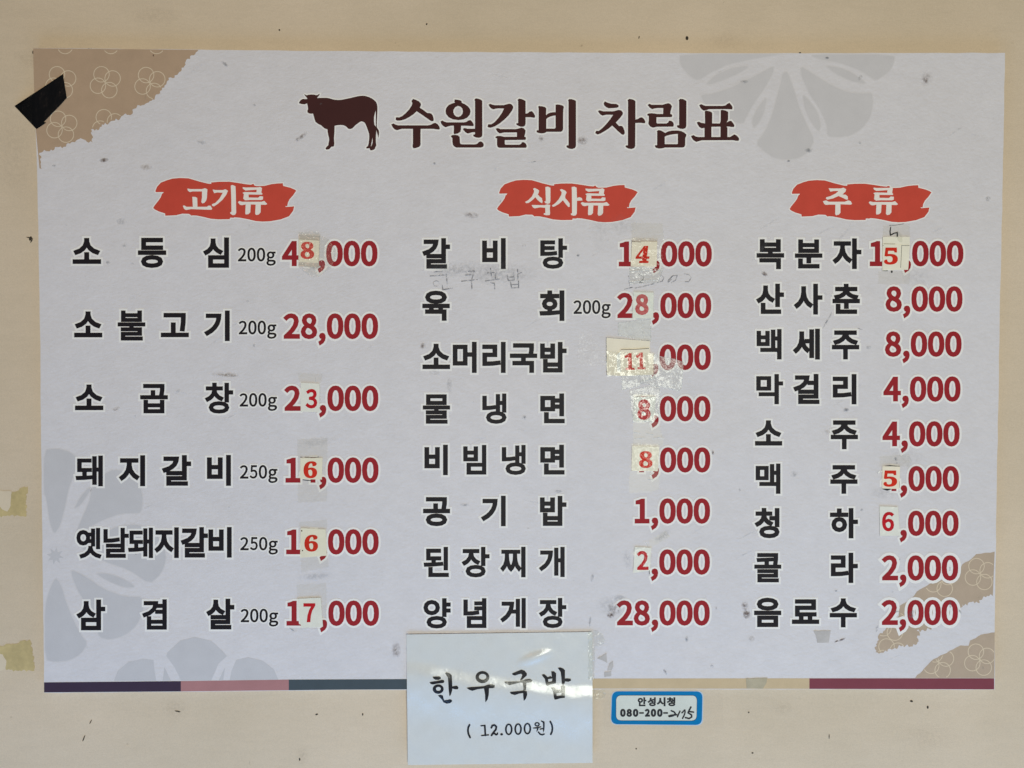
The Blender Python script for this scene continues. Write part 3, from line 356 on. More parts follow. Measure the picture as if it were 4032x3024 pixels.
def word(name, polys, mat, parent, d=.00030, halo=8.0, dh=.00018, label=None, halo_mat=None):
    """one word: print face with its white outline underneath"""
    v, t = fill(polys); A = Pn(v, np.full(len(v), d)); F = facing(A, t); mi = [0] * len(F); mats = [mat]
    if halo:
        v2, t2 = fill([offset(p, halo) for p in polys]); B = Pn(v2, np.full(len(v2), dh)); F2 = facing(B, t2) + len(A)
        A = np.concatenate([A, B]); F = np.concatenate([F, F2]); mi += [1] * len(F2); mats.append(halo_mat or M['halo'])
    return link_mesh(name, A, F, mat, parent, label, mats=mats, midx=mi)

def split_x(polys, tol=0.0):
    """group outlines into letters: outlines whose x-ranges overlap belong together"""
    it = sorted([(min(q[0] for q in p), max(q[0] for q in p), p) for p in polys], key=lambda t: t[0]); gs = []
    for a, b, p in it:
        if gs and a < gs[-1][0] - tol: gs[-1][1].append(p); gs[-1][0] = max(gs[-1][0], b)
        else: gs.append([b, [p]])
    return [g[1] for g in gs]
# ------------------------------------------------------------------ wall
WY = 0.0095
def wslab(name, x0, x1, y0, y1, z0, z1, mat, parent=None):
    V = [(x, y, z) for x in (x0, x1) for y in (y0, y1) for z in (z0, z1)]
    F = [(0, 1, 3, 2), (4, 6, 7, 5), (0, 4, 5, 1), (2, 3, 7, 6), (0, 2, 6, 4), (1, 5, 7, 3)]
    return link_mesh(name, V, F, mat, parent)
wall = wslab("wall", -1.9, 1.9, WY + .0005, .12, -1.3, 1.3, M['wall_under'])
wall["kind"] = "structure"; wall["label"] = "beige papered wall behind the menu board"
sx1 = (P(940, 60)[0] + P(980, 2950)[0]) / 2; sx2 = (P(3313, 60)[0] + P(3298, 2950)[0]) / 2
for a, b_, dy in ((-1.9, sx1, 0), (sx1, sx2, .00008), (sx2, 1.9, .00004)):
    wslab("wallpaper_sheet", a, b_, WY - dy, WY + .0005, -1.3, 1.3, M['wall'], wall)

# ------------------------------------------------------------------ the board
OUTLINE = [(131, 190), (781, 195.5), (1350, 201), (2000, 206), (2600, 209), (3300, 209), (3957, 208), (3954, 420), (3949, 700), (3938, 1150), (3931, 1600), (3923, 2000),
           (3918, 2400), (3916, 2716), (3187, 2714), (2400, 2713), (1350, 2717), (712, 2724), (174, 2728), (169, 2300), (163, 1800), (158, 1300), (151, 900), (146, 662), (137, 400)]
board = thing("menu_board", (2016, 1512), 0, "large pale grey menu board with black dish names and crimson prices on beige wall", "menu board")
slab("board_panel", [out(jag(OUTLINE, 1.2, 60, 5))], -.0091, 0, M['board'], board, side=M['edge'])

R1 = lambda p: Z(1.6385, 0, 150, p); R3 = lambda p: Z(1.5447, 2600, 150, p); R4 = lambda p: Z(1.3822, 0, 1600, p); R6 = lambda p: Z(1.6201, 2900, 2000, p)
# faint blossoms
fl = [[(118, 94), (760, 96), (700, 105), (560, 130), (420, 160), (300, 215), (232, 262), (180, 235), (140, 190), (118, 150)],
      [(240, 345), (330, 335), (450, 290), (600, 215), (690, 165), (690, 210), (640, 300), (570, 400), (525, 480), (505, 525), (420, 505), (330, 460), (270, 400)],
      [(745, 210), (770, 200), (790, 240), (820, 330), (850, 430), (900, 540), (940, 620), (905, 690), (850, 730), (775, 742), (700, 735), (630, 690), (580, 640), (640, 560), (680, 460), (710, 350), (730, 270)],
      [(850, 165), (930, 215), (1050, 290), (1150, 330), (1230, 335), (1290, 330), (1297, 400), (1280, 480), (1230, 550), (1160, 595), (1080, 605), (1015, 600), (1010, 520), (960, 420), (900, 330), (860, 240)],
      [(900, 97), (1430, 98), (1420, 160), (1390, 210), (1310, 262), (1280, 240), (1200, 190), (1080, 150), (960, 130)],
      [(275, 280), (330, 225), (430, 180), (530, 165), (540, 180), (480, 215), (380, 260), (300, 285)],
      [(565, 555), (555, 500), (590, 420), (640, 360), (650, 370), (635, 450), (600, 520)],
      [(865, 340), (900, 370), (960, 450), (980, 530), (965, 575), (920, 520), (875, 430)],
      [(1000, 165), (1090, 175), (1170, 210), (1250, 270), (1240, 280), (1150, 260), (1060, 215)]]
for p in fl: word("petal_print", [offset(out(smooth(R3(p))), -2)], M['petal'], board, d=.00010, halo=4, dh=.00006, halo_mat=M['petal_rim'])
fl = [[(238, 235), (310, 227), (380, 245), (430, 285), (405, 370), (375, 450), (355, 550), (330, 650), (295, 700), (270, 640), (250, 500), (236, 470)],
      [(500, 440), (560, 370), (620, 340), (700, 360), (760, 420), (780, 490), (775, 560), (760, 585), (660, 585), (560, 620), (470, 670), (400, 720), (430, 640), (480, 530)],
      [(420, 760), (560, 690), (640, 650), (760, 640), (850, 690), (900, 770), (905, 840), (880, 910), (815, 970), (700, 890), (560, 845)],
      [(385, 885), (460, 920), (560, 990), (680, 1035), (780, 1035), (785, 1100), (750, 1190), (680, 1250), (600, 1272), (540, 1260), (520, 1200), (480, 1100), (420, 1000), (390, 930)],
      [(300, 930), (330, 960), (360, 1060), (400, 1160), (440, 1240), (480, 1290), (440, 1350), (380, 1385), (300, 1393), (243, 1380), (242, 1100), (265, 1000)],
      [(510, 905), (600, 910), (700, 950), (740, 985), (680, 990), (580, 950)],
      [(400, 560), (430, 500), (480, 440), (500, 450), (440, 540)]]
st = [(300 + (48 if i % 2 == 0 else 24) * math.cos(i * math.pi / 8 + .2), 814 + (48 if i % 2 == 0 else 24) * math.sin(i * math.pi / 8 + .2)) for i in range(16)]
for p in fl: word("petal_print", [offset(out(smooth(R4(p))), -2)], M['petal_blue'], board, d=.00010, halo=4, dh=.00006, halo_mat=M['petal_rim'])
flat("star_print", [out(R4(st))], .00008, M['petal_blue'], board)
fl = [[(620, 1494), (640, 1440), (700, 1390), (780, 1375), (835, 1380), (840, 1430), (850, 1494)],
      [(910, 1340), (980, 1275), (1060, 1255), (1150, 1275), (1210, 1330), (1235, 1360), (1190, 1400), (1150, 1492), (985, 1493), (950, 1420), (905, 1360)],
      [(1285, 1380), (1350, 1365), (1430, 1385), (1490, 1430), (1515, 1488), (1250, 1490), (1260, 1440)],
      [(885, 1493), (895, 1420), (930, 1493)], [(1190, 1491), (1225, 1420), (1215, 1490)]]
for p in fl: flat("petal_print", [out(R4(p))], .00009, M['petal_blue'], board)
# tan corners with interlaced rings
def rings(parent, centres, clip, r=30.5, w=3.0, d=.00016):
    for cx, cy in centres:
        polys = []
        rr = [(-15.5, -31.5), (28.5, -15), (15.5, 31), (-29.5, 13.5)]
        for dx, dy in rr:
            x0, y0 = cx + dx, cy + dy; n = 40; run = []
            for i in range(n + 1):
                t = 2 * math.pi * i / n; q = (x0 + r * math.cos(t), y0 + r * math.sin(t))
                if inside(clip, *q): run.append(q)
                else:
                    if len(run) > 1: polys += stroke(run, w, cap=False)
                    run = []
            if len(run) > 1: polys += stroke(run, w, cap=False)
        if polys: flat("ring_print", polys, d, M['ring'], parent)
cornA = [(140, 500), (135.5, 400), (131.5, 250)] + R1([(214, 66), (1282, 76)]) + jag(R1([(1282, 76), (1250, 110), (1195, 150), (1190, 180), (1150, 225), (1125, 255), (1090, 258), (1060, 305), (1020, 360), (1000, 385), (960, 415), (930, 430), (885, 430), (865, 455), (840, 495),
            (800, 490), (780, 515), (740, 530), (700, 550), (660, 560), (640, 585), (590, 590), (600, 640), (598, 670), (560, 665), (520, 645), (500, 655), (470, 670), (430, 685), (400, 710), (370, 702), (340, 725), (310, 730), (285, 722), (258, 740), (262, 790), (268, 845), (243, 832)]), 5.5, 6, 3, False)
c1 = flat("corner_print", [out(cornA)], .00010, M['corner'], board, "tan torn-edge corner at upper left")
R = lambda l: [R1([q])[0] for q in l]
rings(c1_parent := board, R([(393, 285), (680, 285), (968, 290), (400, 572), (695, 562), (395, 0), (690, 0), (985, 0), (1272, 5)]), offset(out(cornA), -3))
cornB = jag(R6([(1647, 280), (1560, 292), (1530, 295), (1500, 325), (1440, 360), (1430, 385), (1350, 440), (1300, 465), (1230, 485), (1150, 535), (1110, 585), (1040, 625), (1035, 690)]), 1.5, 14, 8, False) + \
        jag(R6([(1035, 690), (1000, 740), (945, 780), (905, 820), (890, 870), (888, 922), (960, 915), (990, 900), (1050, 880), (1110, 880), (1165, 850), (1150, 825), (1170, 800), (1150, 785), (1230, 775), (1300, 740), (1400, 690),
                (1440, 615), (1470, 620), (1500, 600), (1550, 605), (1570, 575), (1610, 560), (1647, 555)]), 7, 6, 9, False)
flat("corner_print", [out(cornB)], .00010, M['corner_pale'], board, "tan torn-edge swath beside the last two prices")
rings(board, R6([(1556, 422), (1303, 465), (982, 935), (985, 745)]), offset(out(cornB), -2))
cornC = R6([(1645, 1085), (1647, 795)]) + jag(R6([(1647, 795), (1560, 810), (1490, 845), (1480, 880), (1430, 878), (1380, 905), (1300, 940), (1240, 980), (1200, 1020), (1140, 1084)]), 2.5, 12, 4, False) + R6([(1140, 1085)])
flat("corner_print", [out(cornC)], .00010, M['corner_pale'], board, "tan corner at lower right")
rings(board, R6([(1552, 968), (1290, 985)]), offset(out(cornC), -2))
# bottom strip
def yb(x, pts):
    return float(np.interp(x, [p[0] for p in pts], [p[1] for p in pts]))
TOPS = [(170, 2687), (712, 2682), (1137, 2676), (1600, 2674), (2340, 2672), (3187, 2671), (3918, 2671)]
BOTS = [(174, 2727), (712, 2723), (1350, 2716), (2400, 2712), (3187, 2713), (3916, 2715)]
for x0, x1, mk, lb in ((173.5, 712, 's_purple', 'dark purple'), (712, 1137, 's_pink', 'dusty pink'), (1137, 1650, 's_teal', 'slate teal'), (2300, 3187, 's_cream', 'cream'), (3187, 3914.5, 's_magenta', 'plum')):
    xs = np.linspace(x0, x1, 6)
    flat("colour_strip", [out([(x, yb(x, TOPS)) for x in xs] + [(x, yb(x, BOTS) - .6) for x in xs[::-1]])], .00012, M[mk], board, lb + " strip along the bottom edge")

# cow
ck = lambda p: Z(6.144, 1160, 350, p)
cow = [(232, 118), (262, 140), (290, 155), (330, 143), (410, 135), (470, 138), (520, 152), (560, 147), (590, 120), (607, 120), (600, 150), (560, 195), (545, 222), (600, 218), (680, 216), (760, 216), (830, 225), (900, 245), (980, 263), (1060, 268), (1140, 263), (1250, 240), (1350, 220), (1450, 195), (1560, 172), (1650, 165), (1720, 172), (1800, 198), (1870, 230), (1930, 275), (1970, 315), (1990, 360), (2003, 420), (2005, 520), (2000, 620), (1995, 720), (1990, 830), (1988, 920), (2010, 965), (2035, 1000), (2045, 1050), (2040, 1100), (2035, 1150), (2028, 1190), (2020, 1150), (2000, 1080), (1978, 1000), (1975, 1050), (1968, 1120), (1965, 1220), (1968, 1300), (1978, 1365), (1975, 1385), (1955, 1400), (1950, 1440), (1920, 1470), (1870, 1488), (1830, 1485), (1815, 1450), (1815, 1435), (1770, 1442), (1728, 1435), (1735, 1410), (1775, 1380), (1790, 1320), (1800, 1240), (1805, 1160), (1800, 1090), (1780, 1020), (1750, 940), (1720, 860), (1690, 815), (1650, 793), (1610, 787), (1580, 800), (1530, 835), (1470, 880), (1430, 925), (1390, 960), (1340, 972), (1300, 965), (1270, 935), (1230, 900), (1180, 880), (1110, 873), (1030, 880), (967, 895), (967, 960), (965, 1050), (958, 1130), (953, 1200), (958, 1270), (962, 1320), (955, 1380), (940, 1395), (885, 1402), (860, 1440), (830, 1463), (770, 1470), (750, 1450), (755, 1420), (790, 1385), (815, 1365), (820, 1310), (835, 1240), (833, 1190), (815, 1130), (800, 1050), (793, 975), (750, 968), (710, 945), (670, 910), (640, 880), (580, 855), (505, 800), (485, 740), (465, 670), (447, 597), (400, 603), (350, 593), (312, 572), (308, 530), (325, 490), (320, 430), (300, 350), (240, 375), (170, 368), (107, 350), (110, 320), (150, 265), (200, 243), (290, 247), (308, 240), (290, 205), (250, 165)]
cowh = [[(1960, 520), (1940, 600), (1922, 680), (1920, 780), (1932, 870), (1968, 915), (1965, 800), (1967, 650)], [(1882, 1180), (1870, 1260), (1855, 1340), (1840, 1395), (1862, 1370), (1885, 1310), (1888, 1240)]]
word("cow_print", [out(ck(cow))] + [hole(ck(h)) for h in cowh], M['brown'], board, halo=5, label="dark brown cow silhouette facing left")

# title
tA = lambda p: Z(5.53, 1530, 360, p); tB = lambda p: Z(5.53, 1900, 360, p); tC = lambda p: Z(5.53, 2320, 360, p); tD = lambda p: Z(5.53, 2560, 360, p)
T = []
def add(tf, o, h=()):
    for p in o: T.append(out(tf(p)))
    for p in h: T.append(hole(tf(p)))
add(tA, [[(533, 162), (600, 185), (660, 215), (700, 255), (705, 300), (680, 355), (760, 405), (840, 470), (900, 472), (935, 485), (965, 530), (983, 600), (980, 640), (940, 650), (900, 630), (800, 560), (700, 490), (612, 432), (540, 500), (450, 560), (350, 610), (260, 635), (180, 635), (155, 612), (160, 562), (230, 565), (290, 540), (370, 475), (450, 390), (500, 310), (518, 260), (498, 208)],
         [(57, 718), (110, 697), (150, 722), (210, 738), (860, 738), (920, 725), (960, 700), (1015, 683), (1060, 705), (1100, 755), (1120, 805), (1105, 830), (1060, 828), (970, 815), (700, 815), (697, 900), (697, 1165), (670, 1205), (600, 1232), (540, 1240), (520, 1195), (530, 1130), (530, 815), (290, 815), (235, 830), (180, 845), (130, 825), (90, 780)],
         [(1440, 175), (1500, 180), (1560, 192), (1590, 215), (1595, 250), (1660, 275), (1730, 325), (1775, 385), (1785, 440), (1770, 505), (1715, 570), (1630, 610), (1520, 625), (1400, 608), (1310, 565), (1250, 490), (1240, 430), (1255, 360), (1310, 295), (1380, 262), (1450, 245), (1430, 228)],
         [(1130, 655), (1170, 633), (1220, 660), (1270, 673), (1640, 673), (1690, 665), (1730, 635), (1785, 622), (1825, 665), (1855, 720), (1850, 755), (1800, 755), (1700, 748), (1578, 748), (1578, 820), (1565, 880), (1510, 915), (1430, 932), (1415, 900), (1422, 840), (1420, 745), (1350, 748), (1290, 765), (1240, 782), (1190, 755), (1150, 710)],
         [(1615, 815), (1660, 795), (1720, 812), (1890, 812), (1890, 887), (1820, 890), (1770, 905), (1730, 918), (1680, 895), (1635, 850)],
         [(1870, 180), (1900, 148), (1960, 160), (2010, 180), (2040, 205), (2042, 960), (2020, 995), (1970, 1010), (1910, 1005), (1860, 985), (1840, 960), (1850, 938), (1882, 935), (1882, 220)],
         [(1355, 970), (1390, 950), (1450, 945), (1510, 955), (1545, 985), (1552, 1030), (1555, 1120), (1575, 1148), (1620, 1152), (1880, 1152), (1930, 1140), (1955, 1110), (1990, 1088), (2030, 1095), (2065, 1130), (2075, 1165), (2060, 1205), (2010, 1223), (1480, 1223), (1430, 1200), (1400, 1160), (1390, 1110), (1388, 1010), (1365, 995)]],
    [[(1510, 315), (1450, 345), (1415, 400), (1410, 450), (1430, 505), (1470, 545), (1520, 555), (1575, 530), (1610, 480), (1618, 430), (1605, 375), (1570, 335)]])
add(tB, [[(130, 290), (170, 268), (220, 290), (270, 298), (460, 298), (520, 280), (585, 265), (630, 280), (665, 320), (668, 360), (640, 420), (570, 520), (480, 610), (370, 700), (270, 760), (180, 790), (130, 785), (108, 765), (125, 715), (190, 715), (260, 670), (350, 570), (420, 470), (468, 372), (350, 370), (300, 375), (230, 390), (180, 365), (145, 320)],
         [(760, 185), (795, 157), (850, 165), (900, 185), (938, 210), (938, 485), (985, 475), (1020, 440), (1075, 428), (1110, 465), (1145, 530), (1140, 570), (1110, 572), (1040, 562), (938, 562), (938, 700), (925, 745), (885, 768), (830, 768), (770, 745), (730, 715), (740, 692), (775, 690), (775, 210)],
         [(285, 810), (335, 798), (390, 820), (730, 820), (790, 805), (850, 788), (900, 805), (938, 850), (930, 910), (910, 985), (940, 995), (948, 1025), (935, 1055), (485, 1060), (485, 1140), (500, 1160), (800, 1160), (840, 1140), (860, 1102), (905, 1108), (945, 1140), (965, 1190), (950, 1225), (920, 1228), (365, 1228), (330, 1210), (315, 1170), (315, 1020), (285, 1015), (280, 990), (320, 970), (400, 970), (470, 988), (748, 988), (748, 893), (470, 895), (420, 905), (375, 915), (330, 885), (305, 850)],
         [(1210, 330), (1235, 315), (1300, 325), (1360, 340), (1388, 370), (1382, 520), (1420, 485), (1480, 460), (1550, 450), (1590, 452), (1590, 290), (1640, 283), (1710, 295), (1760, 315), (1772, 340), (1760, 390), (1755, 500), (1755, 820), (1735, 865), (1700, 880), (1395, 880), (1350, 908), (1290, 915), (1215, 905), (1175, 885), (1180, 845), (1220, 845), (1222, 380)],
         [(1862, 190), (1890, 165), (1940, 168), (2000, 185), (2035, 210), (2035, 1190), (2010, 1235), (1950, 1255), (1890, 1248), (1840, 1222), (1822, 1195), (1840, 1172), (1872, 1175), (1872, 220)]],
    [[(1388, 605), (1388, 810), (1570, 810), (1590, 790), (1590, 525), (1540, 530), (1470, 550), (1420, 575)]])
add(tC, [[(340, 215), (400, 245), (480, 268), (590, 272), (640, 300), (640, 340), (600, 357), (430, 368), (370, 345), (325, 300), (315, 260)],
         [(187, 425), (235, 410), (300, 433), (530, 433), (590, 415), (645, 402), (700, 415), (735, 460), (730, 500), (680, 570), (620, 635), (580, 680), (650, 752), (715, 752), (745, 790), (770, 860), (775, 915), (745, 948), (705, 935), (620, 860), (560, 800), (500, 745), (430, 805), (330, 870), (240, 920), (185, 938), (135, 915), (135, 890), (150, 857), (210, 860), (290, 795), (380, 700), (460, 600), (520, 510), (370, 508), (290, 527), (240, 500), (210, 460)],
         [(835, 190), (870, 163), (930, 170), (980, 188), (1007, 215), (1007, 612), (1060, 600), (1100, 570), (1150, 563), (1190, 595), (1222, 650), (1220, 692), (1180, 692), (1120, 685), (1005, 687), (1002, 1190), (980, 1235), (920, 1255), (850, 1245), (800, 1215), (790, 1190), (810, 1172), (842, 1175), (845, 215)],
         [(1272, 295), (1310, 268), (1360, 290), (1600, 290), (1660, 270), (1720, 255), (1770, 275), (1802, 320), (1790, 370), (1772, 430), (1768, 490), (1800, 500), (1810, 530), (1795, 560), (1465, 562), (1465, 680), (1480, 698), (1680, 698), (1715, 680), (1740, 635), (1790, 640), (1830, 675), (1845, 725), (1830, 768), (1480, 770), (1430, 780), (1385, 790), (1330, 765), (1295, 720), (1287, 690), (1297, 640), (1297, 535), (1270, 525), (1262, 500), (1290, 480), (1350, 473), (1420, 480), (1480, 490), (1610, 490), (1612, 363), (1500, 362), (1430, 370), (1370, 387), (1320, 355)],
         [(1948, 190), (1985, 160), (2040, 168), (2090, 188), (2118, 215), (2115, 755), (2095, 800), (2040, 818), (1980, 812), (1930, 790), (1907, 760), (1920, 735), (1957, 738), (1957, 215)],
         [(1472, 865), (1510, 840), (1560, 850), (1610, 875), (1655, 905), (1720, 870), (1800, 853), (1920, 850), (2000, 862), (2070, 895), (2118, 940), (2110, 980), (2092, 1020), (2090, 1170), (2070, 1210), (2030, 1222), (1650, 1222), (1590, 1240), (1520, 1245), (1460, 1230), (1432, 1205), (1432, 1170), (1478, 1172), (1480, 890)]],
    [[(1645, 985), (1645, 1148), (1920, 1148), (1930, 1135), (1930, 925), (1860, 930), (1760, 945), (1690, 965)]])
add(tD, [[(1068, 300), (1110, 275), (1160, 300), (1210, 315), (1580, 315), (1640, 305), (1680, 270), (1725, 248), (1765, 290), (1795, 340), (1790, 390), (1740, 390), (1650, 385), (1280, 387), (1220, 410), (1170, 420), (1120, 390), (1085, 340)],
         [(1190, 435), (1215, 415), (1280, 430), (1330, 445), (1352, 470), (1350, 700), (1335, 780), (1335, 1000), (1183, 1000), (1183, 780), (1195, 700)],
         [(1537, 410), (1570, 400), (1640, 415), (1700, 445), (1697, 620), (1680, 650), (1660, 690), (1665, 770), (1683, 790), (1683, 1000), (1530, 1000), (1532, 780), (1520, 690), (1535, 640)],
         [(1013, 675), (1060, 657), (1110, 682), (1190, 695), (1510, 697), (1640, 690), (1680, 670), (1720, 645), (1765, 640), (1800, 680), (1835, 735), (1825, 775), (1770, 775), (1720, 765), (1330, 770), (1180, 795), (1120, 805), (1070, 775), (1035, 720)],
         [(888, 972), (945, 950), (990, 980), (1050, 992), (1740, 992), (1790, 960), (1835, 935), (1890, 965), (1930, 1010), (1940, 1050), (1920, 1078), (1870, 1075), (1800, 1062), (1130, 1065), (1070, 1080), (1005, 1100), (945, 1065), (910, 1020)]])
cuts = [1738, 1915, 2115, 2300, 2545, 2720]
for gi in range(7):
    sub = [p for p in T if sum(np.mean(p, 0)[0] > c for c in cuts) == gi]
    word("title_letter", sub, M['brown'], board, halo=6, dh=.00020 + gi % 2 * .00001)

# section banners
BN = [(85, 320), (80, 300), (105, 240), (160, 180), (250, 145), (330, 122), (440, 113), (560, 118), (620, 135), (720, 165), (840, 195), (890, 200), (892, 178), (1000, 168), (1150, 167), (1280, 185), (1400, 205), (1475, 212), (1480, 202), (1510, 202), (1515, 220), (1545, 232), (1660, 228), (1770, 202), (1860, 192), (1930, 190), (1935, 228), (2040, 255), (2100, 280), (2125, 297), (2080, 365), (2030, 420), (2005, 470), (1995, 525), (1965, 520), (1975, 535), (2095, 525), (2080, 590), (2020, 670), (1900, 715), (1750, 742), (1640, 747), (1540, 740), (1420, 712), (1300, 690), (1225, 685), (1220, 692), (1165, 690), (1160, 712), (1000, 715), (880, 705), (780, 680), (680, 660), (630, 657), (600, 660), (590, 650), (570, 635), (470, 632), (380, 655), (225, 662), (220, 628), (130, 600), (70, 570), (48, 548), (70, 510), (130, 435), (160, 390), (175, 345), (195, 330), (200, 318)]
KB = 3.6867
RYU = [[(1350, 250), (1390, 255), (1570, 253), (1600, 245), (1625, 262), (1615, 325), (1630, 340), (1628, 352), (1430, 350), (1432, 400), (1575, 403), (1600, 380), (1640, 385), (1640, 420), (1620, 430), (1450, 430), (1385, 435), (1360, 415), (1368, 345), (1350, 330), (1380, 320), (1550, 325), (1555, 280), (1390, 292), (1355, 270)],
       [(1282, 465), (1300, 452), (1340, 462), (1620, 462), (1660, 450), (1700, 490), (1680, 500), (1400, 492), (1340, 505), (1310, 500)],
       [(1395, 485), (1462, 485), (1455, 610), (1430, 635), (1395, 640), (1388, 625)], [(1540, 485), (1608, 485), (1605, 610), (1580, 640), (1545, 648), (1532, 630)]]
def rebox(polys, a, b):
    return [[(b[0] + (x - a[0]) / (a[2] - a[0]) * (b[2] - b[0]), b[1] + (y - a[1]) / (a[3] - a[1]) * (b[3] - b[1])) for x, y in p] for p in polys]
bt1 = [[(548, 270), (590, 278), (760, 278), (800, 265), (832, 280), (825, 400), (815, 440), (790, 470), (765, 480), (750, 462), (760, 400), (760, 305), (620, 305), (580, 315), (555, 295)],
       [(620, 390), (660, 392), (685, 405), (688, 535), (830, 535), (850, 518), (880, 520), (902, 560), (890, 572), (600, 562), (525, 575), (500, 560), (483, 520), (500, 515), (530, 535), (628, 535)],
       [(915, 285), (960, 292), (1060, 292), (1095, 280), (1130, 300), (1110, 350), (1050, 430), (980, 490), (930, 522), (905, 515), (905, 495), (950, 480), (1010, 420), (1065, 325), (980, 320), (935, 330)],
       [(1178, 225), (1200, 218), (1240, 235), (1245, 340), (1250, 620), (1235, 645), (1205, 650), (1170, 628), (1170, 612), (1188, 610), (1185, 400)]] + RYU
bt2 = [[(590, 235), (610, 225), (650, 245), (670, 260), (665, 290), (650, 315), (680, 350), (710, 370), (722, 420), (715, 438), (690, 425), (650, 390), (620, 350), (570, 400), (520, 435), (490, 440), (475, 425), (520, 400), (570, 350), (600, 290), (605, 260)],
       [(768, 210), (800, 205), (835, 220), (835, 400), (828, 440), (800, 450), (765, 438), (755, 420), (775, 415), (770, 260)],
       [(568, 472), (610, 472), (750, 475), (790, 462), (832, 470), (825, 520), (830, 590), (825, 612), (780, 615), (745, 605), (745, 590), (768, 590), (765, 505), (680, 500), (610, 515), (585, 500)],
       [(978, 250), (1000, 240), (1050, 262), (1070, 285), (1050, 330), (1050, 370), (1090, 415), (1115, 450), (1115, 490), (1100, 495), (1060, 450), (1020, 395), (960, 450), (900, 485), (875, 492), (862, 478), (910, 445), (960, 390), (1000, 320), (1005, 280)],
       [(1150, 210), (1185, 205), (1215, 220), (1220, 370), (1260, 358), (1290, 370), (1300, 400), (1220, 405), (1218, 590), (1205, 615), (1175, 622), (1140, 610), (1138, 595), (1155, 592), (1152, 260)]] + rebox(RYU, (1282, 245, 1700, 648), (1282, 228, 1692, 622))
bt3 = [[(640, 228), (680, 232), (810, 232), (850, 220), (888, 240), (880, 270), (830, 320), (880, 322), (910, 345), (915, 385), (895, 388), (850, 365), (780, 335), (700, 370), (620, 388), (600, 375), (605, 360), (660, 345), (740, 305), (790, 262), (710, 262), (665, 272)],
       [(558, 415), (600, 405), (640, 425), (870, 425), (920, 405), (955, 415), (972, 450), (960, 460), (805, 455), (805, 580), (785, 605), (745, 615), (735, 600), (738, 460), (640, 460), (600, 465), (575, 450)]] + rebox(RYU, (1282, 245, 1700, 648), (1222, 215, 1640, 612))
for org, box, txt, lb in (((590, 670), (48, 113, 2125, 747), bt1, "left"), ((1940, 680), (62, 103, 2105, 720), bt2, "middle"), ((3090, 680), (70, 107, 2130, 720), bt3, "right")):
    bp = out(Z(KB, *org, rebox([BN], (48, 113, 2125, 747), box)[0]))
    bo = word("section_banner", [bp], M['banner'], board, d=.00014, halo=4, dh=.00010, label="vermilion brush stroke heading the %s column" % lb)
    for sub in split_x([offset(out(Z(KB, *org, p)), .9) for p in txt], 1.5):
        word("banner_letter", sub, M['blanner_white'], bo, d=.00024, halo=0)

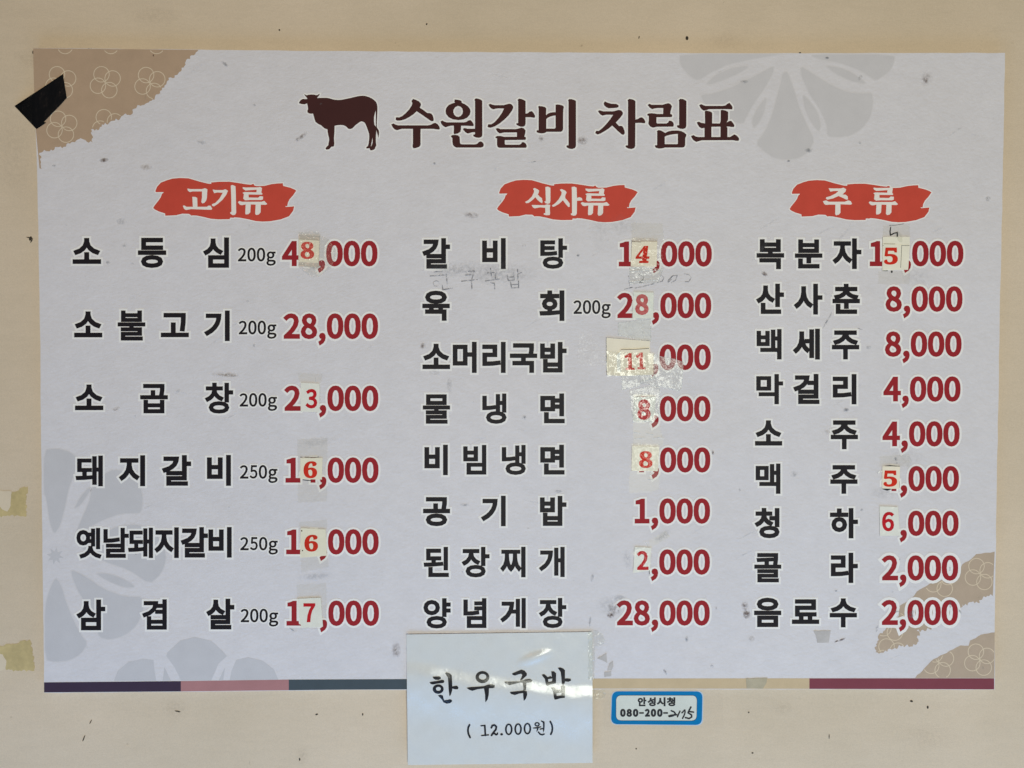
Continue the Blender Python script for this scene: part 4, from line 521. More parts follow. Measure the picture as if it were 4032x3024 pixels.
# dish rows: first char box, last char box, text, weight box, price (left, right, top, bottom of zeros), price text
W1 = (1.7015, 240, 880); W2 = (1.7015, 240, 1440); W3 = (1.7015, 240, 2020); W4 = (1.7015, 1600, 880); W5 = (1.7015, 1600, 1300); W6 = (1.7015, 1600, 1700); W7 = (1.7015, 1600, 2060)
C1 = (2.212, 2900, 880); C2 = (2.212, 2900, 1240); C3 = (2.212, 2900, 1600); C4 = (2.212, 2900, 1940); C5 = (2.212, 2900, 2140)
ROWS = [
 (W1, "소등심", (78, 97, 269, 271), (951, 93, 1126, 297), ("200g", 1184, 1440, 162, 255), (2121, 115, 288), "48,000", None),
 (W1, "소불고기", (88, 589, 277, 763), (958, 583, 1131, 788), ("200g", 1190, 1445, 650, 744), (2125, 602, 775), "28,000", None),
 (W2, "소곱창", (94, 126, 284, 298), (963, 114, 1154, 321), ("200g", 1196, 1449, 183, 275), (2127, 133, 305), "2 ,000", None),
 (W2, "돼지갈비", (97, 602, 281, 808), (978, 598, 1139, 805), ("250g", 1198, 1452, 665, 758), (2128, 614, 786), "14,000", None),
 (W3, "옛날돼지갈비", (103, 100, 273, 306), (988, 94, 1144, 299), ("250g", 1200, 1454, 160, 251), (2129, 108, 279), "14,000", None),
 (W3, "삼겹살", (102, 580, 297, 786), (972, 574, 1162, 780), ("200g", 1203, 1457, 641, 733), (2131, 586, 757), "14,000", None),
 (W4, "갈비탕", (105, 98, 293, 303), (897, 99, 1077, 304), None, (2047, 118, 290), "11,000", None),
 (W4, "육회", (107, 450, 291, 652), (891, 448, 1059, 653), ("200g", 1119, 1370, 513, 607), (2043, 464, 636), "2 ,000", None),
 (W5, "소머리국밥", (108, 91, 293, 261), (896, 79, 1074, 284), None, (2040, 95, 268), ",000", None),
 (W5, "물냉면", (110, 430, 293, 627), (897, 424, 1061, 624), None, (2038, 441, 612), "7,000", None),
 (W6, "비빔냉면", (121, 87, 278, 291), (897, 87, 1060, 287), None, (2037, 104, 274), "7,000", None),
 (W6, "공기밥", (112, 438, 293, 633), (895, 430, 1073, 631), None, (2035, 446, 617), "1,000", None),
 (W7, "된장찌개", (115, 159, 285, 361), (887, 159, 1061, 361), None, (2034, 175, 346), ",000", None),
 (W7, "양념게장", (114, 503, 297, 706), (887, 501, 1072, 703), None, (2033, 517, 687), "28,000", None),
 (C1, "복분자", (175, 137, 415, 398), (835, 129, 1088, 397), None, (1977, 150, 375), "14,000", None),
 (C1, "산사춘", (169, 524, 414, 788), (836, 525, 1075, 788), None, (1969, 546, 770), "8,000", None),
 (C2, "백세주", (175, 123, 393, 388), (831, 135, 1069, 388), None, (1961, 143, 366), "8,000", None),
 (C2, "막걸리", (172, 515, 406, 778), (838, 515, 1045, 779), None, (1952, 535, 757), "4,000", None),
 (C3, "소주", (161, 122, 398, 342), (821, 122, 1058, 374), None, (1944, 129, 351), "4,000", None),
 (C3, "맥주", (167, 498, 383, 762), (817, 512, 1054, 762), None, (1938, 519, 741), "4,000", None),
 (C4, "청하", (156, 133, 376, 397), (814, 134, 1058, 398), None, (1935, 156, 378), ",000", None),
 (C4, "콜라", (155, 526, 390, 781), (822, 523, 1057, 787), None, (1931, 545, 767), "2,000", None),
 (C5, "음료수", (153, 472, 390, 728), (812, 478, 1049, 731), None, (1929, 491, 713), "2,000", None)]
def bold_of(ch):
    return 11.0 if ch in "불곱돼옛날탕물냉빔된찌콜막맥백겹장창개게념양" else 13.0
DG = {'2': (.014, .981), '8': (.028, .981), '0': (.028, .99), '1': (.093, .958), '4': (-.02, 1.005), '7': (.06, .97), '5': (.04, .96)}
ZB = bbox(glyph('0', 13))
for i, (zw, txt, b1, b2, wt, pr, ptxt, _) in enumerate(ROWS):
    k, ox, oy = zw
    cv = lambda b: (ox + b[0] / k, oy + b[1] / k, ox + b[2] / k, oy + b[3] / k)
    g1, g2 = glyph(txt[0], bold_of(txt[0])), glyph(txt[-1], bold_of(txt[-1]))
    q1, q2 = bbox(g1), bbox(g2); p1, p2 = cv(b1), cv(b2)
    sx = ((p1[2] - p1[0]) / (q1[2] - q1[0]) + (p2[2] - p2[0]) / (q2[2] - q2[0])) / 2
    sy = ((p1[3] - p1[1]) / (q1[3] - q1[1]) + (p2[3] - p2[1]) / (q2[3] - q2[1])) / 2
    x1 = (p1[0] + p1[2]) / 2 - sx * (q1[0] + q1[2]) / 2; x2 = (p2[0] + p2[2]) / 2 - sx * (q2[0] + q2[2]) / 2
    y1 = (p1[1] + p1[3]) / 2 + sy * (q1[1] + q1[3]) / 2; y2 = (p2[1] + p2[3]) / 2 + sy * (q2[1] + q2[3]) / 2
    polys = []; n = len(txt)
    for j, ch in enumerate(txt):
        t = j / (n - 1)
        gl = place(g1, *p1) if j == 0 else place(g2, *p2) if j == n - 1 else affine(glyph(ch, bold_of(ch)), sx, sy, x1 + (x2 - x1) * t, y1 + (y2 - y1) * t)
        word("dish_letter", gl, M['black'], board, d=.00030 + j % 2 * .000012, dh=.00018 + j % 2 * .000008, halo=7.5)
    if wt:
        s, a, b_, t0, t1 = wt; x0, x1_ = ox + a / k, ox + b_ / k; w = x1_ - x0; yt, yb_ = oy + t0 / k, oy + t1 / k; h = yb_ - yt
        polys = []
        for ch, (u0, u1) in zip(s, ((0, .2275), (.253, .474), (.5, .721), (.749, 1))):
            if ch == '5': u0 += .005; u1 -= .006
            bx = (x0 + u0 * w, yt + (.266 * h if ch == 'g' else (.012 * h if ch != '0' else 0)), x0 + u1 * w, yb_ + (.306 * h if ch == 'g' else (-.012 * h if ch != '0' else 0)))
            polys.append(place(glyph(ch, 7.5), *bx))
        for j, gl in enumerate(polys): word("weight_digit" if j < 3 else "weight_letter", gl, M['black'], board, d=.00030, dh=.00020 + j % 2 * .000006, halo=5)
    right, t0, t1 = pr; E_ = ox + right / k; yt, yb_ = oy + t0 / k, oy + t1 / k; h = yb_ - yt; pit = .672 * h
    E_ += .01 * pit; polys = []; x = E_
    for ch in ptxt[::-1]:
        if ch == ',':
            x -= pit * .5; polys.append(place(glyph(',', 13), x + .037 * pit, yt + .752 * h, x + .47 * pit, yt + 1.252 * h)); continue
        x -= pit
        if ch == ' ': continue
        a, b_ = DG[ch]; ins = 0 if ch in '08' else .014 * h
        yt2 = yt + (0 if ch == '2' else ins)
        polys.append(place(glyph(ch, 13), x + a * pit, yt2, x + b_ * pit, yb_ - ins))
    cm = len(ptxt) - 1 - ptxt.index(',')
    for j, gl in enumerate(polys): word("price_comma" if j == cm else "price_digit", gl, M['red'], board, d=.00031 + j % 2 * .000006, dh=.00022 + j % 3 * .000006, halo=11 if i >= 21 else 8)

# erased pencil note under the first two rows of the middle column, and a marker 5
zz = lambda p: Z(1.7015, 1600, 880, p); z3 = lambda p: Z(3.16, 2200, 850, p)
pen = []
for s in ([(170, 325), (245, 320)], [(160, 352), (262, 345)], [(268, 338), (275, 425)], [(240, 445), (310, 432)], [(240, 415), (245, 445)], [(415, 320), (455, 318), (440, 370)], [(370, 387), (475, 376)], [(437, 388), (440, 442)], [(398, 345), (450, 342)],
          [(545, 330), (600, 328), (597, 370)], [(530, 385), (622, 372)], [(565, 300), (570, 350)], [(565, 398), (590, 400), (592, 438)], [(675, 340), (682, 382), (722, 380), (718, 332)], [(680, 360), (720, 358)], [(745, 308), (748, 372)], [(770, 328), (745, 342)], [(698, 392), (705, 432), (752, 430), (752, 385)], [(700, 410), (750, 408)]):
    pen += stroke(zz(s), 4.6)
cc = ell(200, 402, 20, 18, 14); pen += stroke(zz(cc + cc[:1]), 3)
for s in ([(975, 752), (1010, 728), (1050, 745), (1058, 782), (1000, 832), (1045, 828)], [(820, 912), (920, 888)], [(950, 898), (1040, 880), (1180, 845)], [(870, 740), (880, 870)], [(1230, 830), (1290, 812), (1310, 770), (1280, 740)], [(1400, 790), (1360, 830), (1365, 800), (1420, 745), (1475, 740), (1455, 800), (1400, 832)], [(1560, 722), (1620, 730), (1648, 770), (1620, 820), (1575, 820)]):
    pen += stroke(z3(s), 3.8)
flat("pencil_writing", pen, .00038, M['pencil_rubbed'], board, "half erased pencil note between two dish rows")["kind"] = "stuff"
z5 = lambda p: Z(3.16, 3300, 850, p)
flat("marker_writing", stroke(z5([(655, 140), (647, 195), (652, 240), (700, 215), (738, 208), (738, 252)]), [3.5, 4.5, 5, 4.5, 5, 6]) + stroke(z5([(640, 117), (720, 115), (820, 98)]), 1.6) + [out(ell(*z5([(668, 695)])[0], 4, 5, 10))] + stroke(z5([(552, 680), (590, 684), (618, 683)]), 2.2),
     .00038, M['marker'], board, "black marker strokes above the top price at right")["kind"] = "stuff"

# dirt on the board and specks on the wall
rnd = random.Random(11)
def soil(name, items, parent, mat, d0):
    V = []; F = []; A = []; n = 14
    for i, (x, y, rx, ry, rot, a) in enumerate(items):
        b = len(V); d = d0 + i * .000004
        V.append(P(x, y, d)); A.append(a)
        for q in ell(x, y, rx * .55, ry * .55, n, rot): V.append(P(*q, d)); A.append(a * .55)
        for q in ell(x, y, rx, ry, n, rot): V.append(P(*q, d)); A.append(0)
        for j in range(n):
            k = (j + 1) % n
            F += [(b, b + 1 + k, b + 1 + j), (b + 1 + j, b + 1 + k, b + 1 + n + k), (b + 1 + j, b + 1 + n + k, b + 1 + n + j)]
    V = np.array(V); F = facing(V, np.array(F))
    o = link_mesh(name, V, F, mat, parent); o["kind"] = "stuff"
    at = o.data.attributes.new("soil", 'FLOAT', 'POINT'); at.data.foreach_set("value", A)
    return o
brown = [(409, 631, 20, 10, -.2, 2.2), (1190, 537, 30, 9, -.7, 1.3), (1172, 548, 16, 8, -.6, 1.2), (2294, 553, 22, 20, 0, 1.3), (2131, 545, 12, 14, 0, .9), (1856, 847, 32, 14, .1, 1.1), (3649, 309, 26, 34, .3, .7), (3645, 316, 12, 12, 0, 1.3),
         (3010, 1078, 17, 9, .6, 1.8), (1665, 1362, 12, 14, 0, 1.2), (2404, 2424, 16, 12, .2, 2.6), (2420, 2400, 30, 28, 0, .9), (2940, 2418, 16, 22, 0, 2.2), (2933, 2385, 16, 20, 0, 1.4), (1560, 2560, 20, 36, 0, 1.1), (3312, 2520, 22, 5, -.4, 2.0),
         (3294, 2525, 12, 3, -.5, 2.4), (604, 218, 4, 5, 0, 2.5), (2820, 2395, 5, 9, 0, .8), (2807, 1782, 5, 12, 0, 2.6), (1240, 1052, 30, 10, 0, .8)]
grey = [(885, 251, 20, 8, .7, 1.5), (212, 652, 10, 6, 0, 1.4), (476, 872, 22, 14, 0, 1.1), (793, 560, 26, 8, .3, .9), (1710, 644, 7, 7, 0, 1.8), (2930, 321, 18, 8, 0, 1.7), (3186, 592, 20, 10, 0, 1.6), (3105, 634, 7, 5, 0, 2.4), (3386, 563, 6, 6, 0, 2.2),
        (3891, 783, 12, 12, 0, 1.4), (3387, 305, 8, 14, .6, 1.3), (3257, 228, 10, 6, 0, 2), (425, 1033, 10, 8, 0, 1.2), (490, 968, 12, 6, 0, 1), (701, 1540, 14, 6, -.6, 1), (1770, 1517, 12, 40, 0, .8), (1709, 1467, 24, 14, 0, .8), (2064, 1644, 10, 10, 0, 1.8),
        (2199, 1935, 18, 7, 0, 1.6), (1829, 1988, 20, 7, 0, 1.3), (2332, 2275, 7, 20, .2, 1.6), (2400, 2385, 62, 42, 0, .5), (2440, 2355, 30, 14, 0, .9), (2323, 2448, 5, 26, .1, 2), (2704, 2517, 7, 14, 0, 1.9), (2619, 2646, 6, 14, -.5, 2.4), (2804, 2623, 9, 7, 0, 2),
        (3258, 1262, 46, 4, -1.05, 1.6), (3332, 1615, 14, 10, 0, 1.8), (3420, 1367, 12, 9, 0, 1.3), (3386, 1295, 12, 4, .3, 1.8), (3126, 1867, 18, 14, 0, 1.0), (3293, 2327, 7, 5, 0, 2), (3393, 2008, 7, 7, 0, 1.8), (1950, 1075, 190, 50, .05, .6), (1770, 1060, 110, 34, 0, .6),
        (2064, 967, 9, 6, 0, 1.4), (2277, 1006, 8, 7, 0, 2.2), (3742, 2385, 5, 22, 0, 2.0), (3740, 2240, 4, 10, 0, 2), (3590, 2420, 14, 22, .4, 1.5), (3530, 2408, 18, 5, .1, 1.4), (3453, 2475, 6, 16, .2, 2), (3780, 2408, 5, 14, -.5, 1.8), (1001, 414, 6, 6, 0, 2.4),
        (3527, 1808, 9, 8, .5, 1.6), (2100, 637, 22, 3, -.15, 2.0), (3000, 980, 60, 10, -.9, .5), (3310, 940, 90, 8, -.9, .35), (2365, 900, 44, 90, 0, .25), (2450, 885, 60, 50, 0, .35), (3610, 1090, 60, 46, 0, .3), (2610, 2110, 44, 18, -.6, .7), (2080, 2080, 7, 3, 0, 1.5),
        (2470, 2200, 20, 44, 0, .5), (1250, 1740, 90, 20, -.1, .4), (1240, 2270, 80, 16, -.08, .55), (1150, 2480, 16, 4, .6, 1.9), (1000, 1360, 6, 9, 0, .9), (3560, 1810, 90, 60, 0, .25), (3480, 1940, 60, 30, 0, .4)]
for _ in range(36):
    grey.append((rnd.uniform(200, 3880), rnd.uniform(240, 2640), rnd.uniform(3, 9), rnd.uniform(2.5, 6), rnd.uniform(0, 3), rnd.uniform(.3, 1.0)))
for _ in range(46):
    grey.append((rnd.uniform(200, 3880), rnd.uniform(240, 2640), rnd.uniform(18, 60), rnd.uniform(2.5, 5), rnd.choice([-.55, -.6, -.45, .2]), rnd.uniform(.15, .55)))
soil("brown_dirt", brown, board, M['soil_brown'], .00042)
soil("grey_dirt", grey, board, M['soil_grey'], .00050)
soil("tan_dirt", [(898, 1478, 46, 7, .05, 1.6), (880, 1474, 60, 10, 0, .8), (457, 1610, 18, 8, -.4, 1.4), (574, 658, 28, 14, 0, 1.0), (3262, 1700, 30, 14, 0, .4), (2960, 2515, 14, 12, 0, 1)], board, M['soil_tan'], .00046)
fs = []
for x, y, a, b_, r in ((120, 939, 6, 9, .3), (116, 936, 14, 2, .2), (124, 948, 2, 10, .5), (3589, 2761, 6, 4, .2), (3653, 2785, 4, 6, 0), (3265, 2900, 1.6, 10, 0), (330, 2907, 2.2, 14, .4), (357, 2842, 2, 10, .5), (699, 2801, 12, 2.5, .2), (1247, 2813, 6, 3, -.3), (1428, 2813, 3, 5, 0),
                       (2948, 2805, 3, 3, 0), (2963, 2965, 4, 3, 0), (366, 194, 22, 3, .15), (2705, 150, 6, 8, 0), (1180, 2990, 3, 6, 0), (2505, 2948, 3, 3, 0), (1100, 118, 3, 4, 0), (1680, 95, 3, 4, .4), (2516, 147, 2, 6, .2), (3150, 210, 5, 5, 0), (131, 206, 4, 8, 0)):
    fs.append(out(jag(ell(x, y, a, b_, 10, r), 1, 3, int(x))))
wdirt = flat("dirt_speck", fs, -WY + .00030, M['speck'], wall); wdirt["kind"] = "stuff"
ws = [(x, y, rx, ry, r, a) for x, y, rx, ry, r, a in ((690, 2790, 60, 50, 0, .25), (1880, 2770, 50, 60, 0, .3), (1190, 2980, 30, 40, 0, .25), (60, 620, 90, 200, 0, .18), (3080, 2790, 50, 30, 0, .2), (3650, 2900, 140, 60, 0, .2), (2860, 160, 90, 40, 0, .2), (200, 230, 160, 50, 0, .3), (600, 60, 120, 40, 0, .2))]
for _ in range(12): ws.append((rnd.uniform(0, 4032), rnd.choice([rnd.uniform(0, 180), rnd.uniform(2750, 3020)]), rnd.uniform(3, 8), rnd.uniform(3, 8), 0, rnd.uniform(.3, .9)))
soil("wall_dirt", ws, wall, M['soil_tan'], -WY + .00022)

# ------------------------------------------------------------------ price stickers
DIG = .00118
def sticker(org, k, papers, digit, label, films=(), strokes=()):
    """papers: (poly, material); digit: list of (char, kind, bold, box, material, shear)"""
    tf = lambda p: Z(k, org[0], org[1], p)
    c = np.mean(tf(papers[-1][0]), 0)
    o = thing("price_sticker", c, .0006, label, "price sticker", "paper number stickers over old prices")
    d = .00062
    for j, (p, mk) in enumerate(papers):
        slab("backing_paper" if (len(papers) > 1 and j < len(papers) - 1) else "paper", [out(jag(tf(p), .5, 18, j + int(org[0])))], d, d + .00034, M[mk], o); d += .00036
    polys = []
    for ch, kind, bo, bx, mk, sh in digit:
        (x0, y0), (x1, y1) = tf([(bx[0], bx[1]), (bx[2], bx[3])]); polys += place(glyph(ch, bo, kind), x0, y0, x1, y1, sh / k)
    word("digit", polys, M[digit[0][4]], o, d=d + .00004, halo=0)
    for s, w, mk in strokes: flat("edge_mark", stroke(tf(s), w), d + .00003, M[mk], o)  # thin marks by paper edges; gaps' shade painted in as dark strokes
    for j, (p, mk) in enumerate(films): flat("clear_film", [out(jag(tf(p), 1.2, 14, j + 3))], d + .00012 + .00006 * j, M[mk], o)
    return o
K = 3.16
sticker((1000, 850), K, [([(556, 245), (818, 252), (808, 640), (553, 628)], 'pink_paper'), ([(560, 292), (814, 308), (800, 585), (552, 575)], 'cream_paper')],
        [('8', 'serif', 13, (578, 322, 750, 538), 'digit_orange', 0)], "aged sticker with serif red 8 under wrinkled tape, top price of the left column",
        films=[([(553, 205), (800, 195), (835, 245), (930, 290), (1050, 470), (960, 640), (800, 760), (690, 750), (555, 640)], 'tape_crinkled')], strokes=[([(558, 248), (816, 255)], .9, 'pencil'), ([(558, 290), (815, 306)], .5, 'pencil')])
sticker((1000, 1450), K, [([(585, 180), (815, 190), (812, 545), (580, 540)], 'light_paper')], [('3', 'cjk', 11, (640, 257, 788, 501), 'digit_red', 0)],
        "pale paper sticker with a plain red 3 in the third price of the left column", films=[([(580, 170), (830, 180), (826, 560), (575, 550)], 'tape')])
sticker((1000, 1450), K, [([(578, 1118), (852, 1115), (845, 1385), (575, 1380)], 'ivory_paper')], [('6', 'serif', 13, (616, 1157, 786, 1369), 'digit_orange', 0)],
        "cream sticker with serif red 6 and dark slit below, fourth price of left column", films=[([(540, 880), (915, 870), (905, 1660), (545, 1670)], 'tape_old')],
        strokes=[([(575, 1106), (600, 1106)], 1.6, 'marker'), ([(632, 1107), (770, 1108), (805, 1104)], 1.8, 'marker'), ([(608, 1389), (640, 1393), (710, 1400)], 2.6, 'marker')])
sticker((1000, 1950), K, [([(582, 408), (890, 424), (905, 752), (575, 778)], 'ivory_paper')], [('6', 'serif', 13, (627, 492, 797, 702), 'digit_orange', 0)],
        "tilted cream sticker with serif red 6 and two pinholes, fifth price of left column", films=[([(560, 340), (910, 300), (925, 900), (590, 960)], 'tape_old')],
        strokes=[([(594, 441), (594.5, 445)], 5, 'marker'), ([(603, 687), (603.5, 690)], 4.6, 'soil_brown_flat' if False else 'speck')])
sticker((1000, 1950), K, [([(530, 1290), (600, 1285), (600, 1620), (560, 1600)], 'light_paper'), ([(562, 1285), (830, 1275), (858, 1635), (588, 1650)], 'light_paper')], [('7', 'cjk', 11, (615, 1344, 763, 1580), 'digit_red', 0)],
        "white sticker with a plain red 7 in the lowest price of the left column", films=[([(525, 1110), (900, 1095), (905, 1660), (580, 1670)], 'tape_old')])
sticker((2200, 850), K, [([(912, 296), (1228, 300), (1218, 632), (895, 625)], 'pink_paper'), ([(912, 320), (1224, 322), (1216, 632), (897, 625)], 'cream_paper')], [('4', 'serif', 13, (948, 373, 1120, 587), 'digit_orange', 26)],
        "cream sticker with a slanted serif red 4 at the top of the middle column", films=[([(890, 270), (1310, 285), (1300, 690), (890, 700)], 'tape')], strokes=[([(912, 320), (1020, 326)], 1.6, 'marker')])
sticker((2200, 850), K, [([(930, 950), (1180, 955), (1172, 1275), (918, 1270)], 'light_paper')], [('8', 'cjk', 17, (950, 973, 1120, 1234), 'digit_red', 0)],
        "pale sticker with heavy red 8 in the second price of middle column", films=[([(925, 930), (1190, 940), (1180, 1295), (905, 1290)], 'tape_green')])
sticker((2200, 1300), K, [([(590, 92), (1135, 135), (1130, 290), (1180, 295), (1178, 555), (780, 570), (598, 560)], 'cream_paper'), ([(722, 300), (780, 260), (780, 520), (724, 512)], 'light_paper'), ([(765, 245), (1125, 230), (1175, 540), (775, 562)], 'cream_paper')],
        [('1', 'serif', 13, (820, 285, 945, 494), 'digit_orange', -6), ('1', 'serif', 13, (966, 278, 1080, 488), 'digit_orange', -6)],
        "wide layered cream sticker with a serif red 11 in the middle column", films=[([(585, 260), (1190, 290), (1200, 560), (600, 575)], 'tape_crinkled')], strokes=[([(776, 243), (950, 240), (1120, 228)], 1.7, 'marker'), ([(590, 92), (1135, 135)], .9, 'pencil'), ([(592, 92), (598, 560)], .9, 'pencil')])
sticker((2200, 1300), K, [([(945, 828), (1205, 828), (1175, 1135), (937, 1130)], 'light_paper')], [('8', 'cjk', 17, (976, 860, 1145, 1117), 'digit_red', 0)],
        "glossy white sticker with a heavy red 8, fourth price of the middle column", films=[([(935, 815), (1212, 820), (1190, 1140), (925, 1140)], 'tape_crinkled')], strokes=[([(945, 828), (1205, 828)], 1.0, 'pencil'), ([(1030, 826), (1080, 826)], 2.0, 'digit_red')])
sticker((2200, 1750), K, [([(912, 20), (1250, 30), (1234, 333), (905, 330)], 'ivory_paper')], [('8', 'serif', 13, (998, 82, 1168, 294), 'digit_orange', 0)],
        "cream sticker with a serif red 8, fifth price of the middle column", films=[([(905, -20), (1260, 0), (1255, 345), (900, 340)], 'tape')])
sticker((2200, 1750), K, [([(945, 1275), (1150, 1285), (1135, 1570), (925, 1600)], 'light_paper')], [('2', 'cjk', 11, (972, 1325, 1118, 1562), 'digit_red', -3)],
        "small pale sticker with a plain red 2 in the middle column", films=[([(930, 1262), (1160, 1275), (1150, 1600), (915, 1612)], 'tape')], strokes=[([(1127, 1568), (1129, 1612)], 1.8, 'speck')])
sticker((3300, 850), K, [([(555, 262), (890, 262), (893, 370), (872, 670), (548, 680)], 'ivory_paper'), ([(555, 350), (790, 365), (778, 655), (560, 672)], 'ivory_paper')], [('5', 'serif', 13, (571, 394, 744, 607), 'digit_orange', 0)],
        "stacked cream sticker with serif red 5 under marker strokes, top of the right column", films=[([(700, 240), (750, 180), (800, 250), (800, 330), (760, 325)], 'tape_crinkled')],
        strokes=[([(570, 348), (710, 349)], 1.3, 'marker'), ([(790, 368), (888, 370)], 1.5, 'marker'), ([(792, 368), (786, 500), (778, 645)], 1.5, 'marker'), ([(555, 372), (570, 370)], 1, 'marker')])
sticker((3300, 1750), K, [([(550, 270), (770, 276), (764, 552), (548, 550)], 'cream_paper')], [('5', 'serif', 13, (563, 324, 735, 527), 'digit_orange', 0)],
        "curled cream sticker with serif red 5 and dark gaps, sixth price of right column", films=[([(478, 345), (545, 310), (552, 345), (490, 368)], 'tape_crinkled')],
        strokes=[([(585, 270), (650, 265), (770, 272)], [1, 4, 1], 'marker'), ([(552, 553), (610, 563), (660, 556)], [1.5, 8, 2], 'marker'), ([(765, 460), (762, 540)], 1.0, 'marker')])  # gaps at the curled edges: their shade is painted as black strokes
sticker((3300, 1750), K, [([(515, 768), (745, 778), (770, 1135), (520, 1137)], 'light_paper')], [('6', 'cjk', 11, (547, 838, 698, 1082), 'digit_red', 0)],
        "tall pale sticker with a plain red 6, seventh price of the right column", films=[([(510, 760), (755, 770), (775, 1145), (515, 1145)], 'tape')])

# ------------------------------------------------------------------ loose pieces of clear tape on the board
def tape(label, poly, mk, d, glints=()):
    c = np.mean(poly, 0); o = thing("clear_tape", c, d, label, "clear tape", "strips of clear tape around the stickers")
    flat("film", [out(jag(poly, 1.0, 16, int(c[0])))], d, M[mk], o)
    if mk in ('tape_rough', 'tape_crinkled', 'tape_green'): flat("film_edge_glint", stroke(poly + poly[:1], 1.6), d + .00002, M['edge_glint'], o)  # pale line painted as the glint along the film's edge
    for g, w in glints: slab("fold_glint", stroke(g, w), d + .00002, d + .0003, M['fold_glint'], o)  # raised pale strips, glint of the creases painted into their colour
    return o
M['edge_glint'] = film_mat("tape_edge_glint", (.80, .80, .80), 500, .6, .2, dull=.3, dullcol=(.8, .82, .82))
M['fold_glint'] = film_mat("tape_fold_glint", (.9, .9, .9), 500, .8, .2, dull=.5, dullcol=(.85, .86, .87))
za = lambda p: Z(3.16, 2200, 850, p); zb = lambda p: Z(3.16, 2200, 1300, p); zc = lambda p: Z(3.16, 2200, 1750, p); zd = lambda p: Z(3.16, 3300, 1750, p); ze = lambda p: Z(3.16, 3300, 850, p); zf = lambda p: Z(3.16, 1000, 1450, p)
tape("matte beige tape above the slanted 4 sticker, below the middle banner", za([(905, 85), (1290, 90), (1310, 290), (905, 292)]), 'tape_old', .00056, [(za([(1090, 275), (1092, 292)]), 1.2), (za([(1200, 272), (1205, 320)]), 1.2)])
tape("glinting tape between the slanted 4 sticker and the heavy 8 sticker below it", za([(880, 640), (1300, 665), (1240, 830), (890, 850)]), 'tape_crinkled', .00060,
     [(za([(895, 640), (960, 650), (1080, 630)]), 3.2), (za([(1000, 665), (1180, 650)]), 1.8), (za([(880, 695), (1090, 680), (1270, 680)]), 1.4), (za([(890, 830), (1050, 808), (1230, 798)]), 1.5)])
tape("pale green tape between the heavy 8 sticker and the layered 11 sticker", za([(740, 1330), (1000, 1300), (1140, 1290), (1150, 1560), (1060, 1555), (740, 1480)]), 'tape_green', .00058, [(za([(1020, 1370), (1045, 1470), (1070, 1550)]), 1.1)])
tape("faint clear tape patch left of the layered 11 sticker", zb([(255, 60), (400, 55), (590, 300), (585, 450), (222, 435)]), 'tape_rough_faint', .00056) if False else tape("faint clear tape patch left of the layered 11 sticker", zb([(255, 60), (400, 55), (585, 330), (580, 440), (222, 435)]), 'tape_faint', .00056)
tape("bubbled silvery tape under the layered 11 sticker", zb([(783, 572), (1200, 552), (1215, 600), (1020, 640), (1000, 700), (790, 745)]), 'tape_rough', .00066)
tape("slanted bubbled tape over the first zeros beside the layered 11 sticker", zb([(1185, 590), (1190, 300), (1280, 330), (1440, 360), (1550, 400), (1530, 720), (1490, 760), (1230, 692), (1015, 660), (1030, 620)]), 'tape_rough', .00072)
tape("upright bubbled tape running down behind the fourth price of the middle column", zb([(880, 760), (1150, 690), (1258, 705), (1245, 1060), (1180, 1140), (925, 1140)]), 'tape_rough', .00054)
tape("yellowed tape with bright creases below the glossy 8 sticker", zb([(925, 1142), (1240, 1142), (1300, 1350), (1300, 1450), (925, 1455)]), 'tape_old', .00054,
     [(zb([(935, 1270), (1015, 1285)]), 1.8), (zb([(1090, 1288), (1175, 1302)]), 1.8), (zb([(940, 1352), (1070, 1344)]), 1.5), (zb([(1180, 1345), (1260, 1335), (1310, 1358)]), 1.5)])
tape("yellowed tape tail hanging under the fifth price of the middle column", zc([(880, 340), (1260, 345), (1245, 560), (1130, 600), (875, 605)]), 'tape_old', .00054, [(zc([(1105, 432), (1170, 440)]), 2.2), (zc([(1130, 380), (1170, 362)]), 1.6)])
tape("grey slanting tape scrap above the small 2 sticker", zc([(1110, 1200), (1330, 1080), (1390, 1145), (1150, 1290)]), 'tape_old', .00054, [(zc([(1080, 1215), (1110, 1270)]), 1.8)])
tape("dull tape strip above the sticker with the serif 5 and dark gaps", zd([(515, 150), (880, 120), (915, 210), (880, 275), (520, 275)]), 'tape_old', .00056)
tape("clear tape strip behind the marker strokes under the right banner", ze([(560, 120), (890, 105), (895, 262), (560, 262)]), 'tape_old', .00056)
tape("dull tape tail under the stacked 5 sticker", ze([(500, 690), (900, 680), (885, 850), (500, 850)]), 'tape_old', .00056)
tape("dull tape patch above the pale 3 sticker", zf([(545, 60), (850, 75), (840, 170), (560, 165)]), 'tape_old', .00056, [(zf([(770, 115), (765, 170)]), 1.6)])

